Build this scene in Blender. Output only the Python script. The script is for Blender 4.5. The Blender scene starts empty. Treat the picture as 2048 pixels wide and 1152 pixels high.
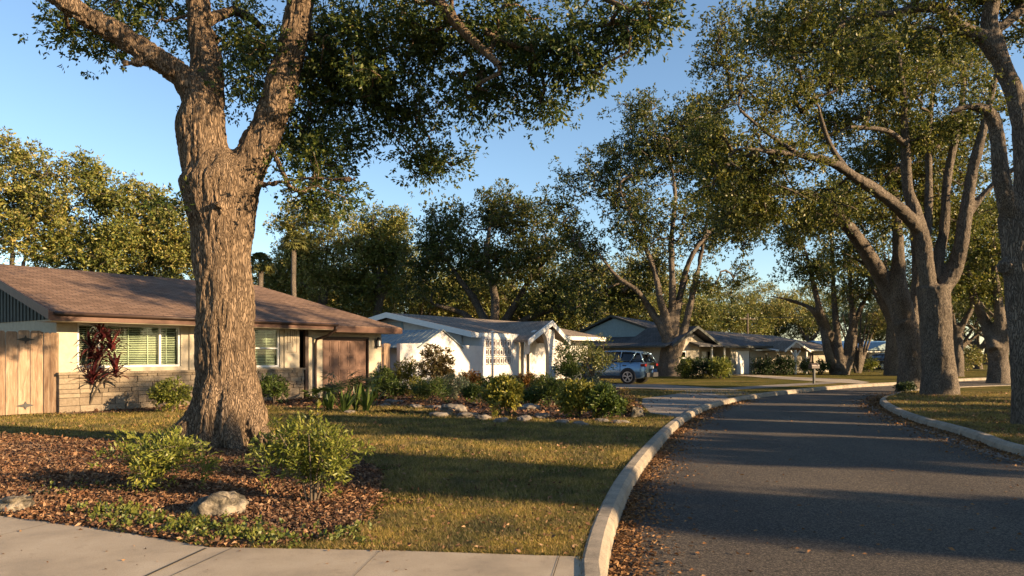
import bpy, bmesh, math, random
import numpy as np
from mathutils import Vector, Matrix
rad = math.radians
scene = bpy.context.scene
C = scene.collection

# ---------------------------------------------------------------- camera
CAMH, FPX, HOR = 1.6, 1450.0, 706.0        # eye height, focal length in photo pixels, horizon row
cam = bpy.data.cameras.new("camera"); camo = bpy.data.objects.new("camera", cam); C.objects.link(camo)
camo.location = (0, 0, CAMH); camo.rotation_euler = (rad(90), 0, 0)
cam.sensor_width = 36; cam.lens = FPX / 2048 * 36; cam.shift_y = (HOR - 576) / 2048
cam.clip_start = 0.1; cam.clip_end = 3000
scene.camera = camo
# ---------------------------------------------------------------- light
SUN_EL = rad(15)
SUN_DIR = Vector((math.cos(rad(-23)), math.sin(rad(-23)), 0))       # horizontal direction towards the sun
SV = Vector((SUN_DIR.x * math.cos(SUN_EL), SUN_DIR.y * math.cos(SUN_EL), math.sin(SUN_EL)))
w = bpy.data.worlds.new("World"); scene.world = w; w.use_nodes = True
nt = w.node_tree; bg = nt.nodes["Background"]
sky = nt.nodes.new("ShaderNodeTexSky"); sky.sky_type = 'NISHITA'; sky.sun_disc = False
sky.sun_elevation = SUN_EL; sky.sun_rotation = math.atan2(SUN_DIR.x, SUN_DIR.y)
sky.air_density = 1.0; sky.dust_density = 0.2; sky.ozone_density = 2.3; sky.altitude = 0
nt.links.new(sky.outputs[0], bg.inputs[0]); bg.inputs[1].default_value = 0.08
sun = bpy.data.lights.new("sun", 'SUN'); sun.energy = 5.0; sun.angle = rad(0.5); sun.color = (1.0, 0.72, 0.42)
suno = bpy.data.objects.new("sun", sun); C.objects.link(suno)
suno.rotation_euler = SV.to_track_quat('Z', 'Y').to_euler(); suno.location = (30, -12, 15)
vs = scene.view_settings; vs.view_transform = 'Standard'; vs.look = 'None'; vs.exposure = 1.6; vs.gamma = 1.0
scene.cycles.max_bounces = 6; scene.cycles.diffuse_bounces = 3; scene.cycles.transparent_max_bounces = 12

# ---------------------------------------------------------------- helpers
def G(px, py, z=0.0):                      # a place on level z seen at photo pixel px,py
    D = (CAMH - z) * FPX / (py - HOR)
    return Vector(((px - 1024) * D / FPX, D, z))
def P(px, py, D):                          # a place at distance D
    return Vector(((px - 1024) * D / FPX, D, CAMH + (HOR - py) * D / FPX))

def tag(o, label=None, cat=None, group=None, kind=None):
    if label: o['label'] = label
    if cat: o['category'] = cat
    if group: o['group'] = group
    if kind: o['kind'] = kind
    return o
def thing(name, label, cat, loc=(0, 0, 0), rot=0.0, group=None):
    o = bpy.data.objects.new(name, None); C.objects.link(o)
    o.location = loc; o.rotation_euler = (0, 0, rot); o.empty_display_size = 0.3
    return tag(o, label, cat, group)
def link(name, me, mat, parent=None, smooth=False):
    if mat is not None and len(me.materials) == 0: me.materials.append(mat)
    if smooth: me.polygons.foreach_set('use_smooth', [True] * len(me.polygons))
    o = bpy.data.objects.new(name, me); C.objects.link(o)
    if parent: o.parent = parent; KIDS.setdefault(parent.name, []).append(o)
    return o
def duo(name, V1, F1, m1, V2, F2, m2, parent):      # one quad mesh, two materials
    me = npmesh(name, np.concatenate([V1, V2]), np.concatenate([F1, F2 + len(V1)]))
    me.materials.append(m1); me.materials.append(m2)
    mi = np.zeros(len(F1) + len(F2), np.int32); mi[len(F1):] = 1; me.polygons.foreach_set('material_index', mi)
    return link(name, me, None, parent)
def npmesh(name, V, F):
    V = np.asarray(V, np.float32); F = np.asarray(F, np.int32); k = F.shape[1]
    me = bpy.data.meshes.new(name)
    me.vertices.add(len(V)); me.vertices.foreach_set('co', V.ravel())
    me.loops.add(F.size); me.loops.foreach_set('vertex_index', F.ravel())
    me.polygons.add(len(F)); me.polygons.foreach_set('loop_start', np.arange(0, F.size, k, dtype=np.int32))
    me.update(calc_edges=True)
    return me
def copy_thing(o, loc, rot=0.0, scale=1.0, label=None, group=None, mats=None):
    r = o.copy(); C.objects.link(r); r.location = loc; r.rotation_euler = (0, 0, rot)
    r.scale = (scale,) * 3 if not hasattr(scale, '__len__') else scale
    if label: r['label'] = label
    if group: r['group'] = group
    for ch in [c for c in KIDS.get(o.name, [])]:
        c = ch.copy(); C.objects.link(c); c.parent = r
        if mats and ch.name.split('.')[0] in mats:
            c.material_slots[0].link = 'OBJECT'; c.material_slots[0].material = mats[ch.name.split('.')[0]]
    return r
KIDS = {}

class MB:
    def __init__(s): s.v = []; s.f = []; s.k = []
    def add(s, vs, fs):
        n = len(s.v); s.k.append((n, len(s.f))); s.v += [tuple(v) for v in vs]; s.f += [tuple(i + n for i in f) for f in fs]; return s
    def box(s, x0, x1, y0, y1, z0, z1):
        if x0 > x1: x0, x1 = x1, x0
        if y0 > y1: y0, y1 = y1, y0
        return s.add([(x0,y0,z0),(x1,y0,z0),(x1,y1,z0),(x0,y1,z0),(x0,y0,z1),(x1,y0,z1),(x1,y1,z1),(x0,y1,z1)],
              [(0,3,2,1),(4,5,6,7),(0,1,5,4),(1,2,6,5),(2,3,7,6),(3,0,4,7)])
    def prism(s, pts, off):                # polygon swept by offset
        n = len(pts); off = Vector(off); a = [Vector(p) for p in pts]; b = [p + off for p in a]
        fs = [tuple(range(n))[::-1], tuple(range(n, 2 * n))]
        fs += [(i, (i + 1) % n, n + (i + 1) % n, n + i) for i in range(n)]
        return s.add(a + b, fs)
    def bar(s, p, q, w, h=None, up=(0, 0, 1)):
        h = h or w; p = Vector(p); q = Vector(q); d = (q - p).normalized(); up = Vector(up)
        x = d.cross(up)
        if x.length < 1e-4: x = d.cross(Vector((1, 0, 0)))
        x.normalize(); y = x.cross(d).normalized()
        c = [p - x*w/2 - y*h/2, p + x*w/2 - y*h/2, p + x*w/2 + y*h/2, p - x*w/2 + y*h/2]
        return s.prism(c, q - p)
    def tube(s, path, rads, n=8, cap=True):
        path = [Vector(p) for p in path]
        if not hasattr(rads, '__len__'): rads = [rads] * len(path)
        prev = None; base = len(s.v); vs = []; fs = []
        for i, p in enumerate(path):
            d = (path[min(i + 1, len(path) - 1)] - path[max(i - 1, 0)]).normalized()
            if prev is None:
                x = d.cross(Vector((0, 0, 1)));
                if x.length < 1e-3: x = Vector((1, 0, 0))
            else: x = prev - d * prev.dot(d)
            x.normalize(); prev = x; y = d.cross(x)
            for k in range(n):
                a = 2 * math.pi * k / n; vs.append(p + (x * math.cos(a) + y * math.sin(a)) * rads[i])
        for i in range(len(path) - 1):
            for k in range(n):
                fs.append((i*n+k, i*n+(k+1)%n, (i+1)*n+(k+1)%n, (i+1)*n+k))
        if cap: fs.append(tuple(range(n))[::-1]); fs.append(tuple(range((len(path)-1)*n, len(path)*n)))
        return s.add(vs, fs)
    def wall(s, x0, x1, z0, z1, y0, y1, holes=()):     # wall along x with rectangular openings
        xs = sorted({x0, x1} | {h[0] for h in holes} | {h[1] for h in holes})
        for a, b in zip(xs, xs[1:]):
            z = z0
            for h in sorted([h for h in holes if h[0] <= a and h[1] >= b], key=lambda h: h[2]):
                if h[2] > z + 1e-4: s.box(a, b, y0, y1, z, h[2])
                z = h[3]
            if z < z1 - 1e-4: s.box(a, b, y0, y1, z, z1)
        return s
    def mesh(s, name):
        me = bpy.data.meshes.new(name); me.from_pydata(s.v, [], s.f); me.update(); return me
    def each(s, name, mat, parent=None, smooth=False, bevel=0.0):     # every added solid its own object
        ks = s.k + [(len(s.v), len(s.f))]
        for (a, c), (b, d) in zip(ks, ks[1:]):
            m = MB(); m.v = s.v[a:b]; m.f = [tuple(i - a for i in f) for f in s.f[c:d]]; m.build(name, mat, parent, smooth, bevel)
    def build(s, name, mat, parent=None, smooth=False, bevel=0.0):
        o = link(name, s.mesh(name), mat, parent, smooth)
        if bevel:
            m = o.modifiers.new('bevel', 'BEVEL'); m.width = bevel; m.segments = 2; m.limit_method = 'ANGLE'
        return o

# value noise on arrays of points
def _h(i, j, k, seed):
    n = (i * 374761393 + j * 668265263 + k * 2147483647 + seed * 974634777) & 0xffffffff
    n = ((n ^ (n >> 13)) * 1274126177) & 0xffffffff
    return ((n ^ (n >> 16)) & 0xffff) / 65535.0
def vnoise(Pts, seed=0):
    Pts = np.asarray(Pts, np.float64); f = np.floor(Pts).astype(np.int64); t = Pts - f; t = t * t * (3 - 2 * t)
    r = 0
    for dx in (0, 1):
        for dy in (0, 1):
            for dz in (0, 1):
                wgt = (t[:,0] if dx else 1-t[:,0]) * (t[:,1] if dy else 1-t[:,1]) * (t[:,2] if dz else 1-t[:,2])
                r = r + wgt * _h(f[:,0]+dx, f[:,1]+dy, f[:,2]+dz, seed)
    return r
def fbm(Pts, seed=0, octv=3):
    Pts = np.asarray(Pts); a = 0.5; r = 0; s = 0
    for o in range(octv): r = r + a * vnoise(Pts * 2**o, seed + o); s += a; a *= 0.5
    return r / s

# ---------------------------------------------------------------- materials
def nmat(name):
    m = bpy.data.materials.new(name); m.use_nodes = True; return m, m.node_tree, m.node_tree.nodes["Principled BSDF"]
def ramp(nt, fac, stops):
    r = nt.nodes.new("ShaderNodeValToRGB"); e = r.color_ramp.elements
    while len(e) < len(stops): e.new(0.5)
    for i, (p, c) in enumerate(stops): e[i].position = p; e[i].color = (*c, 1)
    nt.links.new(fac, r.inputs[0]); return r.outputs[0]
def noise(nt, scale, detail=4, rough=0.6, vec=None, dist=0):
    n = nt.nodes.new("ShaderNodeTexNoise"); n.inputs['Scale'].default_value = scale
    n.inputs['Detail'].default_value = detail; n.inputs['Roughness'].default_value = rough
    n.inputs['Distortion'].default_value = dist
    if vec: nt.links.new(vec, n.inputs['Vector'])
    return n.outputs[0]
def coords(nt, scale=(1, 1, 1), rot=(0, 0, 0), kind='Object'):
    t = nt.nodes.new("ShaderNodeTexCoord"); m = nt.nodes.new("ShaderNodeMapping")
    m.inputs['Scale'].default_value = scale; m.inputs['Rotation'].default_value = rot
    nt.links.new(t.outputs[kind], m.inputs[0]); return m.outputs[0]
def bump(nt, b, height, strength=0.5, dist=0.02):
    n = nt.nodes.new("ShaderNodeBump"); n.inputs['Strength'].default_value = strength; n.inputs['Distance'].default_value = dist
    nt.links.new(height, n.inputs['Height']); nt.links.new(n.outputs[0], b.inputs['Normal'])
def mixc(nt, fac, a, b, mode='MIX'):
    m = nt.nodes.new("ShaderNodeMix"); m.data_type = 'RGBA'; m.blend_type = mode
    for s, v in ((0, fac), (6, a), (7, b)):
        if isinstance(v, (int, float)): m.inputs[s].default_value = v
        elif isinstance(v, tuple): m.inputs[s].default_value = (*v, 1)
        else: nt.links.new(v, m.inputs[s])
    return m.outputs[2]
def plain(name, col, rough=0.6, metal=0.0, var=0.12, nscale=6, bmp=0.15, bscale=60, spec=0.3):
    m, nt, b = nmat(name); vec = coords(nt)
    lo = tuple(c * (1 - var) for c in col); hi = tuple(min(1, c * (1 + var)) for c in col)
    nt.links.new(ramp(nt, noise(nt, nscale, 5, 0.65, vec), [(0.3, lo), (0.7, hi)]), b.inputs['Base Color'])
    b.inputs['Roughness'].default_value = rough; b.inputs['Metallic'].default_value = metal
    b.inputs['Specular IOR Level'].default_value = spec
    if bmp: bump(nt, b, noise(nt, bscale, 4, 0.6, vec), bmp, 0.01)
    return m
def leafmat(name, cols, trans=0.25, rough=0.45, spec=0.35, ns=0.7, vr=0.22):
    m, nt, b = nmat(name)
    g = nt.nodes.new("ShaderNodeNewGeometry")
    n = len(cols); c = ramp(nt, g.outputs['Random Per Island'], [(i / (n - 1) if n > 1 else 0, cc) for i, cc in enumerate(cols)])
    nz = noise(nt, ns, 3, 0.6, coords(nt))
    c = mixc(nt, 1.0, c, ramp(nt, nz, [(0.35, (1-vr-.05, 1-vr, 1-vr+.05)), (0.65, (1+vr*.8, 1+vr*.5, 1-vr*.3))]), 'MULTIPLY')
    nt.links.new(c, b.inputs['Base Color']); b.inputs['Roughness'].default_value = rough
    b.inputs['Specular IOR Level'].default_value = spec
    tr = nt.nodes.new("ShaderNodeBsdfTranslucent"); nt.links.new(c, tr.inputs[0])
    mx = nt.nodes.new("ShaderNodeMixShader"); mx.inputs[0].default_value = trans
    nt.links.new(b.outputs[0], mx.inputs[1]); nt.links.new(tr.outputs[0], mx.inputs[2])
    nt.links.new(mx.outputs[0], nt.nodes["Material Output"].inputs[0])
    return m
def barkmat(name, dark, light, scale=1.0, bs=0.8):
    m, nt, b = nmat(name)
    vec = coords(nt, (1, 1, 0.13))
    v = nt.nodes.new("ShaderNodeTexVoronoi"); v.feature = 'DISTANCE_TO_EDGE'; v.inputs['Scale'].default_value = 38 * scale
    dn = nt.nodes.new("ShaderNodeVectorMath"); dn.operation = 'ADD'
    nn = nt.nodes.new("ShaderNodeTexNoise"); nn.inputs['Scale'].default_value = 9 * scale; nt.links.new(vec, nn.inputs['Vector'])
    sc = nt.nodes.new("ShaderNodeVectorMath"); sc.operation = 'SCALE'; sc.inputs['Scale'].default_value = 0.16 / scale
    nt.links.new(nn.outputs['Color'], sc.inputs[0]); nt.links.new(vec, dn.inputs[0]); nt.links.new(sc.outputs[0], dn.inputs[1])
    nt.links.new(dn.outputs[0], v.inputs['Vector'])
    e = ramp(nt, v.outputs['Distance'], [(0.0, (0, 0, 0)), (0.22, (1, 1, 1))])
    n1 = noise(nt, 1.7, 7, 0.75, coords(nt, (1, 1, .5))); n2 = noise(nt, 45 * scale, 5, 0.7, vec)
    col = mixc(nt, e, dark, ramp(nt, n1, [(0.32, tuple(0.5 * c for c in light)), (0.5, light), (0.7, tuple(min(1, 1.3 * c) for c in light))]))
    col = mixc(nt, 0.55, col, ramp(nt, n2, [(0.3, (0.55, 0.5, 0.45)), (0.7, (1.2, 1.2, 1.2))]), 'MULTIPLY')
    nt.links.new(col, b.inputs['Base Color']); b.inputs['Roughness'].default_value = 0.9; b.inputs['Specular IOR Level'].default_value = 0.1
    h = mixc(nt, 0.4, e, n2); bump(nt, b, h, bs, 0.05)
    return m
M = {}
M['bark'] = barkmat('oak_bark', (0.065, 0.045, 0.03), (0.25, 0.18, 0.12))
M['bark_grey'] = barkmat('grey_bark', (0.05, 0.042, 0.036), (0.23, 0.19, 0.15), 1.2)
M['twig'] = plain('twig_bark', (0.09, 0.07, 0.05), 0.9, var=0.3)
M['cut'] = plain('cut_wood', (0.16, 0.08, 0.045), 0.9, var=0.3)
OLIVE = [(0.035, 0.05, 0.012), (0.06, 0.075, 0.018), (0.085, 0.095, 0.022), (0.12, 0.11, 0.03)]
M['leaf_main'] = leafmat('live_oak_leaf', [(0.03, 0.055, 0.014), (0.055, 0.085, 0.02), (0.09, 0.12, 0.025), (0.17, 0.17, 0.035)], 0.42)
M['leaf_oak'] = leafmat('oak_leaf', [(0.04, 0.058, 0.014), (0.085, 0.105, 0.02), (0.14, 0.148, 0.03), (0.25, 0.22, 0.05)], 0.38)
M['leaf_dark'] = leafmat('dark_oak_leaf', [(0.035, 0.052, 0.015), (0.06, 0.082, 0.02), (0.095, 0.11, 0.025), (0.17, 0.15, 0.035)], 0.35)
M['leaf_gold'] = leafmat('golden_leaf', [(0.1, 0.125, 0.03), (0.17, 0.18, 0.04), (0.25, 0.23, 0.06), (0.32, 0.25, 0.1)])
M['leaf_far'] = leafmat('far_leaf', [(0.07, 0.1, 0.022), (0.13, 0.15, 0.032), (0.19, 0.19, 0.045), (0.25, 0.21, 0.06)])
M['leaf_lime'] = leafmat('lime_leaf', [(0.1, 0.13, 0.02), (0.18, 0.2, 0.035), (0.28, 0.27, 0.06)], 0.35)
M['leaf_yel'] = leafmat('yellow_green_leaf', [(0.1, 0.12, 0.02), (0.2, 0.19, 0.03), (0.32, 0.27, 0.05)], 0.3)
M['leaf_green'] = leafmat('green_leaf', [(0.035, 0.06, 0.015), (0.065, 0.1, 0.02), (0.12, 0.15, 0.03)], 0.3)
M['leaf_bronze'] = leafmat('bronze_leaf', [(0.07, 0.05, 0.02), (0.12, 0.075, 0.03), (0.13, 0.1, 0.03), (0.09, 0.09, 0.03)], 0.25)
M['leaf_rust'] = leafmat('rust_leaf', [(0.12, 0.05, 0.015), (0.22, 0.09, 0.02), (0.18, 0.14, 0.03)], 0.3)
M['leaf_blue'] = leafmat('blue_green_leaf', [(0.06, 0.085, 0.06), (0.09, 0.12, 0.08), (0.12, 0.13, 0.08)], 0.2)
M['leaf_red'] = leafmat('burgundy_leaf', [(0.035, 0.008, 0.012), (0.07, 0.014, 0.018), (0.17, 0.035, 0.035)], 0.3, 0.35, 0.5)
M['leaf_palm'] = leafmat('palm_leaf', [(0.09, 0.1, 0.03), (0.14, 0.14, 0.04), (0.2, 0.18, 0.06)], 0.2)
M['leaf_hedge'] = leafmat('hedge_leaf', [(0.02, 0.035, 0.012), (0.035, 0.055, 0.015), (0.05, 0.08, 0.02)], 0.2)
M['litter'] = leafmat('dead_leaf', [(0.05, 0.025, 0.016), (0.125, 0.06, 0.034), (0.21, 0.11, 0.062), (0.33, 0.21, 0.13), (0.085, 0.044, 0.027), (0.17, 0.085, 0.05)], 0.1, 0.7, 0.15)
M['litter_road'] = leafmat('dry_road_leaf', [(0.1, 0.05, 0.025), (0.2, 0.1, 0.045), (0.3, 0.17, 0.08)], 0.1, 0.7, 0.15)
M['blade'] = leafmat('grass_blade', [(0.07, 0.085, 0.02), (0.16, 0.145, 0.035), (0.27, 0.205, 0.075), (0.42, 0.31, 0.17), (0.12, 0.125, 0.03), (0.33, 0.235, 0.12)], 0.3, 0.6, 0.15, 1.3, 0.45)
M['weed'] = leafmat('weed_leaf', [(0.08, 0.11, 0.02), (0.14, 0.16, 0.03), (0.2, 0.19, 0.05)], 0.3)

def ground_mats():
    m, nt, b = nmat('lawn_soil'); vec = coords(nt)
    a = ramp(nt, noise(nt, 0.45, 5, 0.65, vec), [(0.3, (0.07, 0.075, 0.018)), (0.5, (0.13, 0.115, 0.03)), (0.68, (0.21, 0.15, 0.06))])
    f = ramp(nt, noise(nt, 28, 5, 0.75, vec), [(0.3, (0.45, 0.42, 0.35)), (0.7, (1.35, 1.35, 1.25))])
    nt.links.new(mixc(nt, 1.0, a, f, 'MULTIPLY'), b.inputs['Base Color']); b.inputs['Roughness'].default_value = 0.95
    b.inputs['Specular IOR Level'].default_value = 0.05
    bump(nt, b, noise(nt, 22, 6, 0.75, vec), 1.0, 0.12); M['lawn'] = m
    m, nt, b = nmat('mulch_soil'); vec = coords(nt)
    a = ramp(nt, noise(nt, 25, 6, 0.75, vec), [(0.3, (0.03, 0.015, 0.009)), (0.55, (0.11, 0.05, 0.026)), (0.75, (0.22, 0.12, 0.065))])
    nt.links.new(a, b.inputs['Base Color']); b.inputs['Roughness'].default_value = 0.95
    bump(nt, b, noise(nt, 25, 6, 0.75, vec), 1.0, 0.08); M['mulch'] = m
    m, nt, b = nmat('asphalt'); vec = coords(nt)
    a = ramp(nt, noise(nt, 55, 4, 0.85, vec), [(0.38, (0.024, 0.022, 0.02)), (0.5, (0.075, 0.064, 0.054)), (0.64, (0.26, 0.21, 0.16))])
    p = ramp(nt, noise(nt, 0.5, 5, 0.6, coords(nt, (1, 0.35, 1))), [(0.3, (0.72, 0.72, 0.74)), (0.7, (1.2, 1.18, 1.12))])
    nt.links.new(mixc(nt, 1.0, a, p, 'MULTIPLY'), b.inputs['Base Color']); b.inputs['Roughness'].default_value = 0.8
    b.inputs['Specular IOR Level'].default_value = 0.25
    bump(nt, b, noise(nt, 75, 4, 0.8, vec), 1.0, 0.035); M['asphalt'] = m
    m, nt, b = nmat('concrete'); vec = coords(nt)
    a = ramp(nt, noise(nt, 1.6, 7, 0.62, vec), [(0.28, (0.25, 0.2, 0.14)), (0.5, (0.35, 0.28, 0.195)), (0.75, (0.42, 0.345, 0.25))])
    st = ramp(nt, noise(nt, 9, 6, 0.7, vec, 0.6), [(0.3, (0.72, 0.68, 0.64)), (0.42, (1, 1, 1))])
    sp = ramp(nt, noise(nt, 130, 3, 0.8, vec), [(0.36, (0.6, 0.58, 0.55)), (0.5, (1.03, 1.03, 1.03))])
    nt.links.new(mixc(nt, 1.0, mixc(nt, 0.7, a, st, 'MULTIPLY'), sp, 'MULTIPLY'), b.inputs['Base Color']); b.inputs['Roughness'].default_value = 0.88
    bump(nt, b, noise(nt, 120, 5, 0.75, vec), 0.35, 0.01); M['concrete'] = m
ground_mats()
def shingle(name, a, c, mort, rot=0.0):
    m, nt, b = nmat(name); vec = coords(nt, (1, 1, 1), (0, 0, rot))
    br = nt.nodes.new("ShaderNodeTexBrick"); nt.links.new(vec, br.inputs['Vector'])
    br.inputs['Color1'].default_value = (*a, 1); br.inputs['Color2'].default_value = (*c, 1); br.inputs['Mortar'].default_value = (*mort, 1)
    br.inputs['Scale'].default_value = 1.0; br.inputs['Brick Width'].default_value = 0.3; br.inputs['Row Height'].default_value = 0.14
    br.inputs['Mortar Size'].default_value = 0.012; br.inputs['Mortar Smooth'].default_value = 0.3; br.inputs['Bias'].default_value = 0.0
    n = ramp(nt, noise(nt, 1.2, 6, 0.7, vec), [(0.3, (0.75, 0.75, 0.75)), (0.7, (1.2, 1.2, 1.2))])
    n2 = ramp(nt, noise(nt, 60, 3, 0.7, vec), [(0.3, (0.75, 0.75, 0.75)), (0.7, (1.2, 1.2, 1.2))])
    nt.links.new(mixc(nt, 1.0, mixc(nt, 1.0, br.outputs[0], n, 'MULTIPLY'), n2, 'MULTIPLY'), b.inputs['Base Color'])
    b.inputs['Roughness'].default_value = 0.92; b.inputs['Specular IOR Level'].default_value = 0.12
    bump(nt, b, br.outputs['Fac'], -0.6, 0.015) if False else bump(nt, b, mixc(nt, 0.5, br.outputs[0], noise(nt, 60, 3, 0.7, vec)), 0.8, 0.03)
    return m
M['roof_brown'] = shingle('brown_shingle', (0.14, 0.088, 0.06), (0.22, 0.142, 0.1), (0.05, 0.034, 0.025))
M['roof_grey'] = shingle('weathered_shingle', (0.2, 0.165, 0.135), (0.28, 0.225, 0.18), (0.07, 0.06, 0.05))
M['roof_slate'] = shingle('slate_grey_shingle', (0.1, 0.1, 0.105), (0.15, 0.145, 0.145), (0.04, 0.04, 0.045))
M['cream'] = plain('cream_stucco', (0.40, 0.345, 0.26), 0.9, bmp=0.4, bscale=80)
M['greige'] = plain('greige_stucco', (0.3, 0.27, 0.215), 0.9, bmp=0.3, bscale=80)
M['white'] = plain('white_stucco', (0.52, 0.5, 0.48), 0.9, bmp=0.35, bscale=70, var=0.06)
M['whitetrim'] = plain('white_trim', (0.66, 0.65, 0.62), 0.5, var=0.05, bmp=0)
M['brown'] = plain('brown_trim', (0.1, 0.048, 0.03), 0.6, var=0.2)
M['door_brown'] = plain('brown_garage_paint', (0.15, 0.083, 0.058), 0.5, var=0.05)
M['darkbrown'] = plain('dark_brown_paint', (0.05, 0.03, 0.022), 0.45, var=0.15)
M['black'] = plain('black_metal', (0.02, 0.02, 0.02), 0.45, bmp=0)
M['charcoal'] = plain('charcoal_siding', (0.05, 0.055, 0.05), 0.7)
M['bluesiding'] = plain('blue_grey_siding', (0.22, 0.3, 0.34), 0.7)
M['metalroof'] = plain('galvanised_roof', (0.17, 0.21, 0.22), 0.6, 0.0)
M['bluemetal'] = plain('blue_roof', (0.1, 0.22, 0.38), 0.5, 0.1)
M['blind'] = plain('blind_slat', (0.62, 0.62, 0.5), 0.6, var=0.05, bmp=0)
M['interior'] = plain('unlit_interior', (0.05, 0.05, 0.042), 0.9, bmp=0)
M['cedar'] = None
def cedar():
    m, nt, b = nmat('cedar_board'); vec = coords(nt, (7, 7, 0.8)); g = nt.nodes.new("ShaderNodeNewGeometry")
    a = ramp(nt, noise(nt, 2.0, 6, 0.6, vec, 1.2), [(0.3, (0.15, 0.09, 0.055)), (0.5, (0.27, 0.185, 0.12)), (0.7, (0.37, 0.28, 0.2))])
    c = ramp(nt, g.outputs['Random Per Island'], [(0, (0.75, 0.68, 0.6)), (1, (1.1, 1.08, 1.05))])
    nt.links.new(mixc(nt, 1.0, a, c, 'MULTIPLY'), b.inputs['Base Color']); b.inputs['Roughness'].default_value = 0.75
    bump(nt, b, noise(nt, 6, 5, 0.6, vec), 0.4, 0.02); return m
M['cedar'] = cedar()
def stonemat():
    m, nt, b = nmat('tan_ashlar'); vec = coords(nt); g = nt.nodes.new("ShaderNodeNewGeometry")
    c = ramp(nt, g.outputs['Random Per Island'], [(0, (0.17, 0.13, 0.09)), (0.5, (0.215, 0.17, 0.12)), (1, (0.26, 0.21, 0.15))])
    n = ramp(nt, noise(nt, 14, 6, 0.7, vec), [(0.3, (0.7, 0.68, 0.65)), (0.7, (1.15, 1.15, 1.15))])
    nt.links.new(mixc(nt, 1.0, c, n, 'MULTIPLY'), b.inputs['Base Color']); b.inputs['Roughness'].default_value = 0.9
    bump(nt, b, noise(nt, 18, 6, 0.7, vec), 0.7, 0.03); return m
M['stone'] = stonemat()
M['mortar'] = plain('mortar', (0.14, 0.11, 0.08), 0.95)
def rockmat():
    m, nt, b = nmat('limestone'); vec = coords(nt)
    a = ramp(nt, noise(nt, 4, 8, 0.7, vec, 0.4), [(0.42, (0.035, 0.03, 0.022)), (0.5, (0.15, 0.125, 0.09)), (0.6, (0.36, 0.3, 0.22))])
    nt.links.new(a, b.inputs['Base Color']); b.inputs['Roughness'].default_value = 0.92
    bump(nt, b, noise(nt, 13, 8, 0.75, vec), 0.9, 0.06); return m
M['rock'] = rockmat()
M['rock_grey'] = plain('grey_edging_stone', (0.15, 0.13, 0.11), 0.95, var=0.5, nscale=5, bmp=0.9, bscale=14)
def glassmat():
    m, nt, b = nmat('window_glass')
    t = nt.nodes.new("ShaderNodeBsdfTransparent"); t.inputs[0].default_value = (0.85, 0.9, 0.85, 1)
    g = nt.nodes.new("ShaderNodeBsdfGlossy"); g.inputs['Roughness'].default_value = 0.02
    l = nt.nodes.new("ShaderNodeLayerWeight"); l.inputs[0].default_value = 0.25
    mx = nt.nodes.new("ShaderNodeMixShader"); nt.links.new(l.outputs['Fresnel'], mx.inputs[0])
    nt.links.new(t.outputs[0], mx.inputs[1]); nt.links.new(g.outputs[0], mx.inputs[2])
    nt.links.new(mx.outputs[0], nt.nodes["Material Output"].inputs[0]); return m
M['glass'] = glassmat()
def paint(name, col, rough=0.25, metal=0.6):
    m, nt, b = nmat(name); b.inputs['Base Color'].default_value = (*col, 1); b.inputs['Roughness'].default_value = rough
    b.inputs['Metallic'].default_value = metal; b.inputs['Coat Weight'].default_value = 0.5; b.inputs['Coat Roughness'].default_value = 0.05
    n = noise(nt, 3, 4, 0.6, coords(nt)); nt.links.new(ramp(nt, n, [(0.3, tuple(c * 0.94 for c in col)), (0.7, col)]), b.inputs['Base Color'])
    return m
M['suv_paint'] = paint('silver_blue_paint', (0.15, 0.24, 0.34)); M['dark_paint'] = paint('black_paint', (0.02, 0.022, 0.026))
M['carglass'] = plain('tinted_glass', (0.012, 0.014, 0.016), 0.06, var=0, bmp=0, spec=0.8)
M['tyre'] = plain('tyre_rubber', (0.02, 0.02, 0.02), 0.85); M['plasticblk'] = plain('black_plastic', (0.03, 0.03, 0.032), 0.6)
M['alloy'] = plain('alloy_wheel', (0.5, 0.5, 0.5), 0.3, 0.8, bmp=0); M['redlens'] = plain('red_lens', (0.16, 0.008, 0.008), 0.15, bmp=0, spec=0.6)
M['clearlens'] = plain('clear_lens', (0.6, 0.6, 0.6), 0.15, bmp=0); M['plate'] = plain('plate_white', (0.7, 0.7, 0.68), 0.4, bmp=0)

# ================================================================ the ground
def sheet(name, pts, z, mat, thick=0.0):
    mb = MB(); v = [(p[0], p[1], z) for p in pts]
    bm = bmesh.new(); vs = [bm.verts.new(p) for p in v]; bm.faces.new(vs)
    bmesh.ops.triangulate(bm, faces=bm.faces[:])
    if thick:
        r = bmesh.ops.extrude_face_region(bm, geom=bm.faces[:])
        for e in r['geom']:
            if isinstance(e, bmesh.types.BMVert): e.co.z -= thick
    bmesh.ops.recalc_face_normals(bm, faces=bm.faces[:])
    if not thick and bm.faces[0].normal.z < 0: bmesh.ops.reverse_faces(bm, faces=bm.faces[:])
    me = bpy.data.meshes.new(name); bm.to_mesh(me); bm.free()
    return tag(link(name, me, mat), kind='structure')
def smooth2(pts, n=6):                       # Catmull-Rom through 2-D or 3-D points
    pts = [Vector(p) for p in pts]; out = []
    for i in range(len(pts) - 1):
        a = pts[max(i-1, 0)]; b = pts[i]; c = pts[i+1]; d = pts[min(i+2, len(pts)-1)]
        for k in range(n):
            t = k / n
            out.append(0.5 * ((2*b) + (c-a)*t + (2*a-5*b+4*c-d)*t*t + (3*b-a-3*c+d)*t**3))
    out.append(pts[-1]); return out
def offset(pts, d):
    out = []
    for i, p in enumerate(pts):
        t = (pts[min(i+1, len(pts)-1)] - pts[max(i-1, 0)]); t = Vector((t.x, t.y)).normalized()
        out.append(Vector((p.x + t.y * d, p.y - t.x * d)))
    return out
v2 = lambda p: Vector((p[0], p[1]))
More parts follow.
